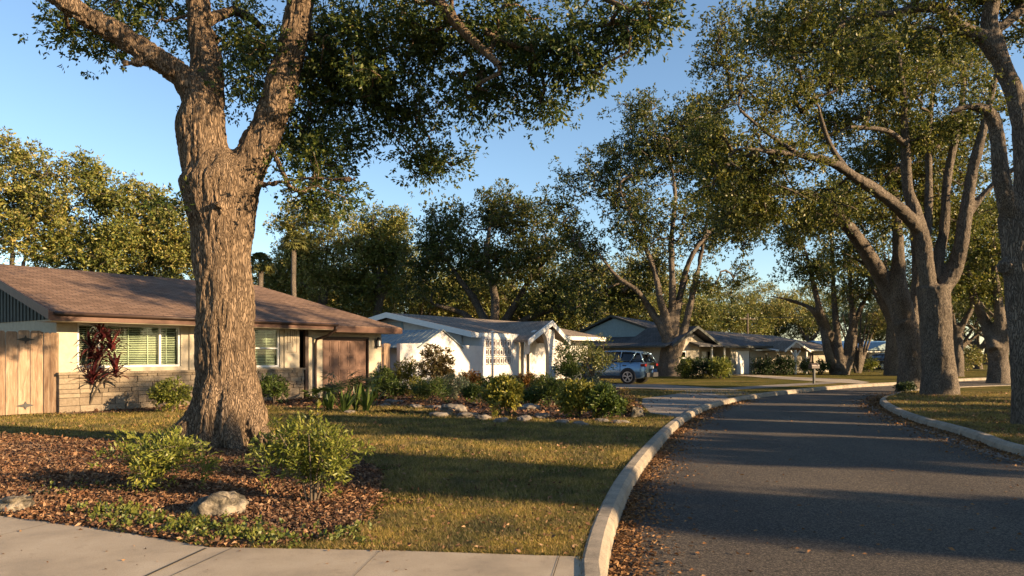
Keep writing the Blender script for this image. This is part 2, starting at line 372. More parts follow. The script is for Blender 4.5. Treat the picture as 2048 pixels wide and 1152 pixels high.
ROADZ = -0.12
KL = [v2(p) for p in ((0.35, -14), (0.42, -4), (0.45, 1.5), (0.47, 3.8))]
KL += [v2(G(*p)) for p in ((1162,1152),(1176,1080),(1200,1020),(1240,950),(1292,890),(1345,842),(1398,814),(1450,800),(1510,789),(1570,782),(1640,775),(1720,769),(1790,765.5))]
KL += [v2(p) for p in ((26,43.5),(33,47.5),(45,51),(70,55))]
KL = smooth2(KL, 6)
KR = [v2(p) for p in ((9.5,-14),(9.2,-2),(8.7,5),(8.5,9))]
KR += [v2(G(*p)) for p in ((2048,894),(1981,872),(1919,854),(1856,838),(1809,822),(1781,808),(1773,799),(1788,791))]
KR += [v2(p) for p in ((17.2,30.8),(21.5,34),(28,37),(38,40),(50,42),(70,44))]
KR = smooth2(KR, 6)
KLo = offset(KL, 0.2); KRo = offset(KR, -0.2)
sheet('ground', [(-700,-700),(700,-700),(700,900),(-700,900)], -0.14, M['lawn'])
sheet('road', KL + KR[::-1], ROADZ, M['asphalt'])
sheet('lawn', [v2((-400, -14))] + KL + [v2((400, 90)), v2((400, 600)), v2((-400, 600))], 0.0, M['lawn'], 0.139)
isl = sheet('verge_lawn', KR + [v2((200, 46)), v2((200, -14))], 0.0, M['lawn'], 0.139)
def kerb(inner, outer, flip):
    mb = MB(); n = len(inner); prof = []
    for i in range(n):
        a, b = inner[i], outer[i]; m = a.lerp(b, 0.72)
        prof.append([(a.x, a.y, 0.004), (a.x, a.y, 0.028), (a.lerp(b, .12).x, a.lerp(b, .12).y, 0.038), (m.x, m.y, 0.034), (b.x, b.y, -0.012), (b.lerp(a, -.1).x, b.lerp(a, -.1).y, ROADZ - .01)])
    k = 6; fs = []
    for i in range(n - 1):
        for j in range(k - 1):
            q = (i*k+j, i*k+j+1, (i+1)*k+j+1, (i+1)*k+j); fs.append(q if flip else q[::-1])
    return MB().add([p for r in prof for p in r], fs)
def gutter(inner, d0, d1, a, b):
    o1 = offset(inner, d0); o2 = offset(inner, d1)
    vs = []; fs = []
    for i in range(a, b): vs += [(o1[i].x, o1[i].y, ROADZ + .004), (o2[i].x, o2[i].y, ROADZ + .004)]
    for i in range(b - a - 1): fs.append((2*i, 2*i+1, 2*i+3, 2*i+2) if d1 > d0 else (2*i+1, 2*i, 2*i+2, 2*i+3))
    return MB().add(vs, fs)
kmat = M['concrete']
def kerbs_mat():
    m, nt, b = nmat('kerb_concrete'); vec = coords(nt)
    a = ramp(nt, noise(nt, 3, 7, 0.7, vec), [(0.3, (0.12, 0.1, 0.075)), (0.48, (0.24, 0.2, 0.15)), (0.7, (0.34, 0.28, 0.21))])
    sp = ramp(nt, noise(nt, 90, 3, 0.8, vec), [(0.36, (0.6, 0.58, 0.55)), (0.5, (1.03, 1.03, 1.03))])
    nt.links.new(mixc(nt, 1.0, a, sp, 'MULTIPLY'), b.inputs['Base Color']); b.inputs['Roughness'].default_value = 0.9
    bump(nt, b, noise(nt, 60, 5, 0.75, vec), 0.5, 0.015); M['kerb'] = m
    M['drive'] = plain('old_driveway_concrete', (0.2, 0.17, 0.14), 0.95, var=0.3, nscale=2, bmp=0.3, bscale=50)
kerbs_mat()
# split the kerb by casting joints: short blocks with small gaps between them
def kerb_blocks(name, KI, d, flip, step=3.0):
    L = [0]
    for i in range(1, len(KI)): L.append(L[-1] + (KI[i] - KI[i-1]).length)
    L = np.array(L); X = np.array([p.x for p in KI]); Y = np.array([p.y for p in KI])
    mb = MB(); s = 0
    while s < L[-1] - .1:
        e = min(s + step, L[-1]); ss = np.linspace(s + .004, e - .004, 7)
        # tangent from the whole curve keeps the blocks in line
        tx = np.interp(ss + .7, L, X) - np.interp(ss - .7, L, X); ty = np.interp(ss + .7, L, Y) - np.interp(ss - .7, L, Y)
        ln = np.hypot(tx, ty) + 1e-9; tx /= ln; ty /= ln
        inn = [v2((x, y)) for x, y in zip(np.interp(ss, L, X), np.interp(ss, L, Y))]
        out = [v2((p.x + b * d, p.y - a * d)) for p, a, b in zip(inn, tx, ty)]
        k = kerb(inn, out, flip); mb.add(k.v, k.f); s = e
    return tag(mb.build(name, M['kerb'], smooth=False), kind='structure')
kerb_blocks('kerb', KL, 0.18, True); kerb_blocks('kerb', KR, -0.2, False)
tag(gutter(KR, -0.2, -0.62, 12, len(KR)-24).build('gutter', M['drive']), kind='structure')

# near sidewalk with joints: slabs as separate outlines in one sheet
a0 = v2(G(-260, 1012)); a1 = v2(G(-60, 1028)); a2 = v2(G(180, 1056)); a3 = v2(G(418, 1098)); a4 = v2(G(800, 1105)); a5 = v2(G(1160, 1117))
near = [a0, a1, a2, a3, a4, a5, v2((0.47, 3.9)), v2((0.44, 0)), v2((-12, 0)), v2((-12, 7.5))]
sheet('sidewalk', near, 0.016, M['concrete'], 0.03)
jm = plain('joint_dirt', (0.05, 0.04, 0.028), 0.95)
def joint(p, q, wdt):
    p = v2(p); q = v2(q); d = (q - p).normalized(); n = Vector((-d.y, d.x)) * wdt / 2
    return [(p+n).to_3d() + Vector((0,0,.0205)), (p-n).to_3d() + Vector((0,0,.0205)), (q-n).to_3d() + Vector((0,0,.0205)), (q+n).to_3d() + Vector((0,0,.0205))]
mb = MB()
for p, q, wd in (((412,1101),(275,1165),.022), ((466,1100),(325,1165),.007), ((110,1048),(-30,1082),.006), ((1119,1117),(1104,1165),.006), ((760,1106),(690,1175),.004)):
    mb.add(joint(G(*p), G(*q), wd), [(0,1,2,3)])
tag(mb.build('sidewalk_joint', jm), kind='structure')
# far paths and driveways
sheet('driveway_apron', [v2(G(*p)) for p in ((1283,808),(1285,797),(1345,789),(1420,787),(1462,797),(1402,812.5),(1353,836),(1300,826))], 0.006, M['drive'])
sheet('path', [v2(G(*p)) for p in ((1345,791),(1360,785),(1420,778),(1560,769),(1700,762),(1705,764.5),(1575,773),(1470,780),(1425,785))], 0.010, M['drive'])
sheet('driveway', [v2(G(*p)) for p in ((1130,764),(1320,769),(1400,774),(1470,781),(1505,788),(1440,797),(1370,783),(1290,777),(1130,779))], 0.014, M['drive'])
sheet('driveway', [v2(G(*p)) for p in ((1463,750),(1510,750),(1600,755),(1700,759),(1740,765),(1722,768.3),(1640,763.5),(1540,757))], 0.018, M['concrete'])
sheet('mulch_bed', [v2(G(*p)) for p in ((-150,880),(60,882),(250,892),(350,903),(560,898),(690,905),(755,945),(745,1005),(690,1062),(560,1088),(440,1094),(250,1066),(0,1030),(-150,1012))], 0.003, M['mulch'])
sheet('planting_bed', [v2(G(*p)) for p in ((110,829),(300,822),(530,812),(640,820),(760,812),(840,812),(900,829),(1010,835),(1160,842),(1290,832),(1280,800),(1230,775),(1000,765),(800,772),(640,785),(330,800),(110,812))], 0.003, M['mulch'])

# ================================================================ foliage
def unit(a): return a / (np.linalg.norm(a, axis=1, keepdims=True) + 1e-9)
def leaf_geo(c, d, L, wr, rng, fold=0.12):
    n = len(c); d = unit(d); r = unit(rng.normal(size=(n, 3))); s = unit(np.cross(d, r)); nn = np.cross(s, d)
    L = np.asarray(L).reshape(-1, 1) * np.ones((n, 1)); W = L * wr * rng.uniform(.8, 1.2, (n, 1))
    mid = c + d * L * .48 + nn * L * fold
    V = np.stack([c, mid + s * W * .5, c + d * L, mid - s * W * .5], 1).reshape(-1, 3)
    return V, np.arange(4 * n).reshape(n, 4)
def spray_leaves(cent, out, K, rc, per, L, wr, rng, droop=0.0, flat=0.75):
    """K sprays of `per` leaves round each cluster centre"""
    T = len(cent); o = rng.normal(size=(T, K, 3)); o *= (rng.uniform(0, 1, (T, K, 1)) ** .45) / (np.linalg.norm(o, axis=2, keepdims=True) + 1e-9)
    o[..., 2] *= flat; sp = (cent[:, None] + o * rc[:, None, None]).reshape(-1, 3)
    ax = unit((o + 0.6 * out[:, None] + rng.normal(size=o.shape) * .35).reshape(-1, 3)); ax[:, 2] -= droop
    S = len(sp); ld = ax[:, None] + rng.normal(size=(S, per, 3)) * .75
    lc = sp[:, None] + rng.normal(size=(S, per, 3)) * L * .35
    return leaf_geo(lc.reshape(-1, 3), ld.reshape(-1, 3), L * rng.uniform(.7, 1.25, S * per), wr, rng)

def tube_np(path, rads, n):
    path = np.asarray(path); m = len(path)
    t = np.gradient(path, axis=0); t = unit(t); x = np.cross(t, [0.31, 0.17, 0.93]); x = unit(x); y = np.cross(t, x)
    a = np.linspace(0, 2 * np.pi, n, endpoint=False)
    V = path[:, None] + (x[:, None] * np.cos(a)[None, :, None] + y[:, None] * np.sin(a)[None, :, None]) * np.asarray(rads)[:, None, None]
    i = np.arange(m - 1)[:, None] * n; k = np.arange(n)[None]; k2 = (k + 1) % n
    F = np.stack([i + k, i + k2, i + n + k2, i + n + k], 2).reshape(-1, 4)
    return V.reshape(-1, 3), F
class Tree:
    def __init__(s, seed):
        s.rng = np.random.default_rng(seed); s.pos = []; s.dir = []; s.par = []; s.rad = []; s.fixed = []; s.paths = []
    def limb(s, pts, rads, step=0.35):
        pts = [Vector(p) for p in pts]; k = max(2, int(sum((b-a).length for a, b in zip(pts, pts[1:])) / (step * (len(pts)-1))))
        sm = np.array([tuple(p) for p in smooth2(pts, k)]); rr = np.interp(np.linspace(0, len(pts)-1, len(sm)), range(len(pts)), rads)
        sm = sm + (fbm(sm * 1.1, 5)[:, None] - .5) * np.minimum(rr, .12)[:, None] * 1.2
        s.paths.append((sm, rr)); d = unit(np.gradient(sm, axis=0))
        for p, q, r in zip(sm, d, rr): s.pos.append(p); s.dir.append(q); s.par.append(-1); s.rad.append(r); s.fixed.append(True)
    def grow(s, tips, rtip=0.012, power=0.5, step=0.4, wob=0.12, rmin_attach=0.0, minz=None):
        pos = [np.array(p) for p in s.pos]; n0 = len(pos)
        A = np.array(pos); cnt = [0] * n0; dirs = list(s.dir); par = list(s.par); fixed = list(s.fixed)
        d0 = np.array([np.min(np.linalg.norm(A - t, axis=1)) for t in tips]); order = np.argsort(d0)
        cap = n0 + len(tips) * 40; arr = np.zeros((cap, 3)); arr[:n0] = A; n = n0; chains = []
        ok = np.zeros(cap, bool); ok[:n0] = np.array(s.rad) < 0.9
        if minz is not None: ok[:n0] &= arr[:n0, 2] > minz
        for ti in order:
            t = tips[ti]; dv = t - arr[:n]; dist = np.linalg.norm(dv, axis=1)
            cost = dist + np.where(dv[:, 2] < -0.3, -dv[:, 2] * .5, 0) + (~ok[:n]) * 1e6
            j = int(np.argmin(cost)); L = dist[j]
            k = max(2, min(14, int(L / step) + 1)); ctrl = arr[j] + dirs[j] * L * .4 + np.array([0, 0, L * .08])
            tt = np.linspace(0, 1, k + 1)[1:, None]
            pp = (1-tt)**2 * arr[j] + 2*(1-tt)*tt * ctrl + tt**2 * t
            pp[:-1] += s.rng.normal(size=(k-1, 3)) * wob * min(1, L) * .5
            prev = j; ch = [j]
            for p in pp:
                arr[n] = p; ok[n] = True; d = p - arr[prev]; d /= np.linalg.norm(d) + 1e-9
                dirs.append(d); par.append(prev); cnt.append(0); fixed.append(False); prev = n; ch.append(n); n += 1
            chains.append(ch); q = prev
            while q >= 0: cnt[q] += 1; q = par[q]
        cnt = np.array(cnt); r = rtip * np.maximum(cnt, 1) ** power
        Vs = []; Fs = []; o = 0
        for ch in chains:
            rr = r[ch].copy(); rr[0] = rr[1]
            if ch[0] < n0: rr = np.minimum(rr, s.rad[ch[0]] * .8)
            V, F = tube_np(arr[ch], rr, 5); Vs.append(V); Fs.append(F + o); o += len(V)
        return np.concatenate(Vs), np.concatenate(Fs)
def blob_tips(blobs, n, rng, seed=0, gate=0.36, shell=0.55, gscale=0.45):
    """cluster centres inside ellipsoids; noise leaves gaps"""
    vol = np.array([abs(b[1][0] * b[1][1] * b[1][2]) ** .8 for b in blobs]); vol /= vol.sum(); T = []; O = []
    while len(T) < n:
        b = blobs[rng.choice(len(blobs), p=vol)]; d = rng.normal(size=3); d /= np.linalg.norm(d)
        p = np.array(b[0]) + d * rng.uniform(0, 1) ** shell * np.array(b[1])
        if vnoise(p[None] * gscale, seed)[0] * .6 + vnoise(p[None] * gscale * 2.3, seed + 7)[0] * .4 < gate: continue
        T.append(p); O.append(d)
    return np.array(T), np.array(O)
def fuse_paths(paths, voxel, n=24, bark=0.03, seed=1, fz=0.3, fs=7.0, burl=0.0):
    """join thick limbs in one skin (voxel remesh), then push bark plates out of it"""
    V = []; F = []; caps = []; o = 0
    for p, r in paths:
        v, f = tube_np(p, r, n); c0 = len(v); v = np.concatenate([v, p[:1], p[-1:]]); m = len(p)
        k = np.arange(n); k2 = (k + 1) % n
        f = [tuple(q) for q in f] + [(c0, int(b), int(a)) for a, b in zip(k, k2)] + [(c0 + 1, int(a + (m-1)*n), int(b + (m-1)*n)) for a, b in zip(k, k2)]
        V += [tuple(q) for q in v]; F += [tuple(int(i) + o for i in q) for q in f]; o = len(V)
    me = bpy.data.meshes.new('tmp'); me.from_pydata(V, [], F); me.update()
    ob = bpy.data.objects.new('tmp', me); C.objects.link(ob)
    md = ob.modifiers.new('r', 'REMESH'); md.mode = 'VOXEL'; md.voxel_size = voxel
    ms = ob.modifiers.new('s', 'SMOOTH'); ms.iterations = 6; ms.factor = .6
    dg = bpy.context.evaluated_depsgraph_get(); dg.update()
    out = bpy.data.meshes.new_from_object(ob.evaluated_get(dg)); bpy.data.objects.remove(ob); bpy.data.meshes.remove(me)
    nv = len(out.vertices); co = np.zeros(nv * 3, np.float32); out.vertices.foreach_get('co', co); co = co.reshape(-1, 3)
    no = np.zeros(nv * 3, np.float32); out.vertex_normals.foreach_get('vector', no); no = no.reshape(-1, 3)
    q = co * np.array([fs, fs, fs * fz]); q = q + (fbm(q * .8, seed + 3, 2)[:, None] - .5) * 1.6
    rid = 1 - np.abs(2 * vnoise(q, seed) - 1); rid2 = 1 - np.abs(2 * vnoise(q * 2.1 + 9, seed + 1) - 1)
    fine = fbm(co * 40 * np.array([1, 1, .5]), seed + 5, 2)
    d = -(rid ** 3) * bark - (rid2 ** 3) * bark * .45 + (fine - .5) * bark * .5 + (fbm(co * 1.3, seed + 8, 2) - .5) * bark * 3
    if burl: d = d + burl * np.clip(fbm(co * 2.2, seed + 11, 2) - .55, 0, 1) * 3
    co = co + no * d[:, None]; out.vertices.foreach_set('co', co.astype(np.float32).ravel()); out.update()
    return out
def shift(me, loc):
    n = len(me.vertices); co = np.zeros(n * 3, np.float32); me.vertices.foreach_get('co', co)
    co = co.reshape(-1, 3) - np.array(loc, np.float32); me.vertices.foreach_set('co', co.ravel()); me.update(); return me
def build_tree(name, label, cat, base, tr, trunk_n, tips, outs, leaf, group=None, K=9, rc=(0.45, 0.8), per=6, L=0.12, wr=0.42,
               voxel=0.06, bark='bark', lm='leaf_oak', rtip=0.012, power=0.5, droop=0.1, barkd=0.02, minz=None, fs=7.0, fz=.3):
    root = thing(name, label, cat, base, 0, group); b = np.array(tuple(base))
    me = fuse_paths(tr.paths[:trunk_n], voxel, bark=barkd, seed=3, fs=fs, fz=fz); link('trunk', shift(me, b), M[bark], root, True)
    bv, bf = tr.grow(tips, rtip, power, minz=minz)
    if len(tr.paths) > trunk_n:
        for p, r in tr.paths[trunk_n:]:
            v, f = tube_np(p, r, 10); bf = np.concatenate([bf, f + len(bv)]); bv = np.concatenate([bv, v])
    rcs = tr.rng.uniform(rc[0], rc[1], len(tips))
    V, F = spray_leaves(tips, outs, K, rcs, per, L, wr, tr.rng, droop)
    duo('crown', V - b, F, M[lm], bv - b, bf, M[bark], root)
    return root

def generic_tree(name, label, cat, loc, H, R, seed, lm='leaf_far', nt=170, K=9, per=6, L=0.2, low=0.28, stems=1, r0=0.35, group=None, bark='bark_grey', K2=None):
    """a broad oak with a short trunk, built round its own base"""
    rng = np.random.default_rng(seed); tr = Tree(seed); zf = H * low
    if stems == 1: tr.limb([(0,0,-.3),(rng.normal()*.1,rng.normal()*.1,zf*.6),(rng.normal()*.2,rng.normal()*.2,zf)], [r0*1.35, r0, r0*.95])
    nl = 6; zc = H * .63; hz = H * .37
    for i in range(nl):
        a = 2*math.pi*(i + rng.uniform(-.3,.3))/nl; up = rng.uniform(.45, .95); rr = R*rng.uniform(.55,.8)*(1.1-up*.5)
        e = np.array([math.cos(a)*rr, math.sin(a)*rr, zf + (H*.85-zf)*up]); st = np.array([0,0,zf*(.85 if stems == 1 else -.02)])
        mid = st*.45 + e*.55; mid[2] = st[2] + (e[2]-st[2])*.42
        tr.limb([st, mid, e], [r0*.6, r0*.38, r0*.14])
    blobs = [((0, 0, zc), (R*.7, R*.7, hz*.8))]
    for i in range(16):
        a = rng.uniform(0, 6.28); u = rng.uniform(-.75, 1); q = math.sqrt(max(0.05, 1-u*u*.8))
        s = rng.uniform(.22, .42); blobs.append(((math.cos(a)*R*.75*q, math.sin(a)*R*.75*q, zc+u*hz*.72), (R*s, R*s, R*s*.75)))
    T, O = blob_tips(blobs, nt, rng, seed, .38, .5)
    return build_tree(name, label, cat, loc, _moved(tr, loc), len(tr.paths), T + np.array(loc), O, None, group, K=K, per=per, L=L,
                      rc=(R*.09, R*.16), voxel=max(.09, r0*.3), lm=lm, bark=bark, barkd=.03)
def _moved(tr, loc):
    b = np.array(loc); tr.paths = [(p + b, r) for p, r in tr.paths]; tr.pos = [p + b for p in tr.pos]; return tr

def shrub(name, label, px, py, wpx, hpx, L, lm, seed, nt=40, K=6, per=5, wr=0.4, group=None, cat='shrub', form='dome', stem=0.012, rcs=(.10,.18), sparse=False, z=0.0):
    base = G(px, py, z); D = base.y; Wd = wpx * D / FPX; H = hpx * D / FPX; rng = np.random.default_rng(seed); tr = Tree(seed)
    root = thing(name, label, cat, base, 0, group)
    ns = 7 if form != 'hedge' else 9
    for i in range(ns):
        a = rng.uniform(0, 6.28); r = Wd*.32*rng.uniform(.2,1); h = H*rng.uniform(.5,.85)
        if form == 'hedge': continue
        tr.limb([(math.cos(a)*.04, math.sin(a)*.04, -.02), (math.cos(a)*r*.4, math.sin(a)*r*.4, h*.5), (math.cos(a)*r, math.sin(a)*r, h)], [stem*1.6, stem, stem*.5], .1)
    if form == 'hedge':
        T = np.column_stack([rng.uniform(-Wd/2, Wd/2, nt), rng.uniform(-.4, .4, nt), rng.uniform(.08, H-.06, nt)]); O = unit(rng.normal(size=(nt,3)))
        for x in np.arange(-Wd/2, Wd/2, .35): tr.limb([(x,0,0),(x+.03,0,H*.5),(x,.02,H*.8)], [.02,.014,.008], .2)
    else:
        T = []; O = []
        while len(T) < nt:
            d = rng.normal(size=3); d[2] = abs(d[2]) if rng.uniform() < .8 else d[2]; d /= np.linalg.norm(d); q = rng.uniform(0,1)**.5
            p = np.array([d[0]*Wd*.5*q, d[1]*Wd*.45*q, H*.38 + d[2]*H*.6*q]);
            if form == 'tall': p[:2] *= .55 + .6*(p[2]/H)
            if p[2] < .03 or fbm(p[None]*3.2+seed, seed, 2)[0] < (.44 if sparse else .30): continue
            T.append(p); O.append(d)
        T = np.array(T); O = np.array(O)
    bv, bf = tr.grow(T, stem*.22, .5, step=.12, wob=.06)
    for p, r in tr.paths:
        v, f = tube_np(p, r, 5); bf = np.concatenate([bf, f + len(bv)]); bv = np.concatenate([bv, v])
    V, F = spray_leaves(T, O, K, rng.uniform(rcs[0], rcs[1], len(T)), per, L, wr, rng, -.15, .9)
    V[:, 2] = np.maximum(V[:, 2], .015)
    duo('foliage', V, F, M[lm], bv, bf, M['twig'], root)
    return root

def strap_leaf(base, az, el, L, W, droop, n=7, fold=.25):
    """a long strap leaf that arches; returns verts, faces"""
    p = Vector(base); d = Vector((math.cos(az)*math.cos(el), math.sin(az)*math.cos(el), math.sin(el))); s = Vector((-math.sin(az), math.cos(az), 0))
    vs = []; st = L / n
    for i in range(n + 1):
        t = i / n; w = W * (math.sin(math.pi * min(1, .12 + t * .88)) ** .7) * .5 if i < n else 0.002
        nn = s.cross(d).normalized(); vs += [p - s*w + nn*w*fold, p, p + s*w + nn*w*fold]
        p = p + d*st; d = (d - Vector((0,0,1))*droop/n).normalized()
    fs = []
    for i in range(n):
        for k in (0, 1): fs.append((3*i+k, 3*i+k+1, 3*i+3+k+1, 3*i+3+k))
    return vs, fs
def rosette(name, label, px, py, hpx, seed, lm='leaf_green', n=16, W=.08, droop=1.2, el=(.7,1.4), group=None, cat='plant', stemh=0.0):
    base = G(px, py); H = hpx*base.y/FPX; rng = random.Random(seed); root = thing(name, label, cat, base, 0, group); mb = MB()
    for i in range(n):
        v, f = strap_leaf((rng.uniform(-.06,.06), rng.uniform(-.06,.06), stemh), rng.uniform(0, 6.28), rng.uniform(*el), (H-stemh)*rng.uniform(.75,1.15), W*rng.uniform(.7,1.2), droop*rng.uniform(.5,1.3))
        mb.add(v, f)
    mb.build('leaf_clump', M[lm], root, True)
    return root
def fan_palm(name, label, px, py, hpx, seed, n=9, group=None, R=.42, lm='leaf_green'):
    base = G(px, py); H = hpx*base.y/FPX; rng = random.Random(seed); root = thing(name, label, 'plant', base, 0, group); st = MB(); fb = MB()
    for i in range(n):
        az = rng.uniform(0, 6.28); el = rng.uniform(.6, 1.35); L = (H-R*.5)*rng.uniform(.6,1)
        e = Vector((math.cos(az)*math.cos(el), math.sin(az)*math.cos(el), math.sin(el)))*L; st.tube([(0,0,0), e*.5, e], [.012,.009,.008], 5)
        ax = Vector((math.cos(az), math.sin(az), .35)).normalized(); sd = Vector((-math.sin(az), math.cos(az), 0)); up = sd.cross(ax)
        for k in range(17):
            a = (k/16-.5)*4.4; d = (ax*math.cos(a) + sd*math.sin(a)*.95 + up*rng.uniform(-.15,.2)).normalized()
            nn = sd.cross(d)
            if nn.length < .05: nn = up
            s = d.cross(up).normalized(); r = R*rng.uniform(.85,1.1); w = .026
            fb.add([e, e + d*r*.55 + s*w, e + d*r - Vector((0,0,r*.12)), e + d*r*.55 - s*w], [(0,1,2,3)])
    st.build('stalk', M['leaf_green'], root, True); fb.build('frond', M[lm], root)
    return root
def cabbage_palm(name, label, px, D, ztop_py, zc_py, crown_px, seed, group=None):
    base = Vector(((px-1024)*D/FPX, D, 0)); Z = CAMH + (HOR-zc_py)*D/FPX; R = crown_px*D/FPX/2; rng = random.Random(seed)
    root = thing(name, label, 'palm tree', base, 0, group)
    MB().tube([(0,0,-.1),(.1,0,Z*.3),(-.05,0,Z*.7),(0,0,Z)], [.3,.22,.2,.2], 12).build('trunk', M['bark_grey'], root, True)
    mb = MB()
    for i in range(46):
        az = rng.uniform(0,6.28); el = rng.uniform(-.6,1.4); e = Vector((math.cos(az)*math.cos(el), math.sin(az)*math.cos(el), math.sin(el)))*R*.55 + Vector((0,0,Z))
        mb.bar((0,0,Z), e, .04); ax = (e - Vector((0,0,Z))).normalized(); sd = ax.cross(Vector((0,0,1))).normalized(); up = sd.cross(ax)
        for k in range(13):
            a = (k/12-.5)*3.6; d = (ax*math.cos(a)+sd*math.sin(a)+up*rng.uniform(-.2,.1)).normalized(); s = up.cross(d).normalized(); r = R*.5*rng.uniform(.8,1.1)
            mb.add([e, e+d*r*.5+s*.07, e+d*r-Vector((0,0,r*.35)), e+d*r*.5-s*.07], [(0,1,2,3)])
    mb.build('fronds', M['leaf_palm'], root)
    return root
def rock(name, label, loc, size, seed, group=None, cat='rock', rot=0, det=4, mat='rock'):
    bm = bmesh.new(); bmesh.ops.create_icosphere(bm, subdivisions=det, radius=1); co = np.array([v.co[:] for v in bm.verts])
    n = fbm(co*1.1+seed*3.1, seed, 2)-.5; n2 = fbm(co*3.0+seed, seed+4, 3)-.5
    n3 = np.abs(2*vnoise(co*2.2+seed*1.7, seed+9)-1); q = np.sign(co)*np.abs(co)**.8; q = q*(1+n[:,None]*.95+n2[:,None]*.35-.22*((1-n3)**4)[:,None])*np.array(size)/2
    q[:,2] = np.maximum(q[:,2], -size[2]*.28)
    for v, c in zip(bm.verts, q): v.co = c
    me = bpy.data.meshes.new(name); bm.to_mesh(me); bm.free(); o = link(name, me, M[mat], None, True)
    o.location = (loc[0], loc[1], loc[2] + size[2]*.24); o.rotation_euler = (0, 0, rot)
    return tag(o, label, cat, group)

# ================================================================ houses
class Fr:                                   # a building's own axes: s along the street front, t towards the back
    def __init__(s, O, deg): s.O = Vector((O[0], O[1])); s.a = rad(deg); s.u = Vector((math.cos(s.a), math.sin(s.a))); s.b = Vector((-s.u.y, s.u.x))
    def s(s, px, t=0.0):
        k = (px - 1024) / FPX; p = s.O + s.b * t
        return (k * p.y - p.x) / (s.u.x - k * s.u.y)
    def D(s, ss, t=0.0): return (s.O + s.u * ss + s.b * t).y
    def z(s, py, ss, t=0.0): return CAMH + (HOR - py) * s.D(ss, t) / FPX
    def root(s, name, label, cat): return thing(name, label, cat, (s.O.x, s.O.y, 0), s.a)
def slab(mb, pts, th): mb.prism(pts, (0, 0, -th))
def window(root, s0, s1, z0, z1, t, bars=(), rails=(), slats=True, fw=.06, name='window'):
    f = MB(); y0, y1 = t - .03, t + .05
    f.box(s0, s1, y0, y1, z1-fw, z1); f.box(s0, s1, y0, y1, z0, z0+fw); f.box(s0, s0+fw, y0, y1, z0+fw, z1-fw); f.box(s1-fw, s1, y0, y1, z0+fw, z1-fw)
    for b in bars: f.box(b-.03, b+.03, y0+.003, y1-.003, z0+fw, z1-fw)
    for r in rails: f.box(s0+fw, s1-fw, y0+.006, y1-.006, r-.025, r+.025)
    o = f.build(name, M['whitetrim'], root)
    MB().box(s0+fw, s1-fw, t+.012, t+.018, z0+fw, z1-fw).build('pane', M['glass'], o)
    if slats:
        b = MB(); z = z0+fw+.02
        while z < z1-fw: b.add([(s0+fw, t+.09, z-.012), (s1-fw, t+.09, z-.012), (s1-fw, t+.125, z+.014), (s0+fw, t+.125, z+.014)], [(0,1,2,3)]); z += .052
        for x in np.arange(s0+.3, s1-.2, .55): b.box(x-.012, x+.012, t+.075, t+.08, z0+fw, z1-fw)
        b.build('blind', M['blind'], o)
    MB().box(s0, s1, t+.35, t+.36, z0, z1).build('unlit_room_panel', M['interior'], o)  # dark panel stands for the unlit room behind the glass
    return o

# ---- the near ranch house on the left
A = Fr((-12.0, 19.1), 52.6)
h = A.root('ranch_house', 'cream ranch house with brown shingle roof and stone base behind the big oak', 'house')
w1 = (A.s(155), A.s(362), 1.2, 2.40); w2 = (5.55, A.s(560), 1.13, 2.43)
MB().wall(0, 7.62, 0, 2.6, 0, .2, [w1, w2]).wall(8.0, 11.4, 0, 2.52, 0, .2, [(A.s(646), 10.72, -.01, 2.13)]) \
    .box(0, .2, .2, 10, 0, 2.55).box(11.2, 11.4, .2, 10, 0, 2.52).box(.2, 11.2, 9.8, 10, 0, 2.55).box(7.42, 7.62, .2, 1.4, 0, 2.6).build('wall', M['cream'], h)
MB().box(7.62, 8.6, 1.4, 1.5, 0, 2.5).build('door', M['darkbrown'], h)
MB().box(7.82, 7.94, -.06, .06, 0, 2.5).build('post', M['darkbrown'], h)
window(h, *w1[:2], w1[2], w1[3], .08, bars=(A.s(200), A.s(322)))
window(h, *w2[:2], w2[2], w2[3], .08, rails=(1.76,), bars=())
mb = MB()
for a, b in ((3.62, 5.3), (6.98, 7.58)): mb.box(a, b, -.05, -.003, 1.09, 2.56)
mb.each('wall_panel', M['cream'], h, bevel=.01)
mb = MB(); rr = random.Random(5)                      # engraved lines of the wall panel
for (a, b, c, d) in ((7.08,7.085,1.7,2.3),(7.46,7.465,1.62,2.36),(7.08,7.46,1.62,1.63),(7.2,7.205,1.95,2.4),(7.3,7.305,1.8,2.34),(7.38,7.385,2.0,2.4),(7.1,7.25,1.95,1.96)): mb.box(a, b+.008, -.058, -.051, c, d)
mb.build('relief_lines', M['brown'], h)
# ashlar base: every stone its own block, in one part
def ashlar(mb, s0, s1, z0, z1, t0, t1, rr, rows=(.09, .17), wd=(.18, .6)):
    z = z0
    while z < z1 - .03:
        hgt = min(rr.uniform(*rows), z1 - z); x = s0
        if z1 - z - hgt < .05: hgt = z1 - z
        while x < s1 - .01:
            ww = min(rr.uniform(*wd), s1 - x)
            if s1 - x - ww < .1: ww = s1 - x
            d = rr.uniform(0, .035); mb.box(x+.006, x+ww-.006, t0-d, t1, z+.005, z+hgt-.005); x += ww
        z += hgt
mb = MB(); ashlar(mb, 0, 7.7, .02, 1.02, -.13, -.04, rr, (.1, .22), (.22, .62)); mb.build('stone_base', M['stone'], h, bevel=.006)
MB().box(.01, 7.69, -.1, -.003, .0, 1.02).build('mortar_bed', M['mortar'], h)
MB().box(-.02, 7.74, -.2, -.003, 1.022, 1.085).build('stone_ledge', M['stone'], h)
rf = MB(); ze = 2.66
slab(rf, [(-.5,-.9,ze),(8.4,-.9,ze),(8.4,5,4.35),(-.5,5,4.35)], .1)
rf.build('roof', M['roof_brown'], h)
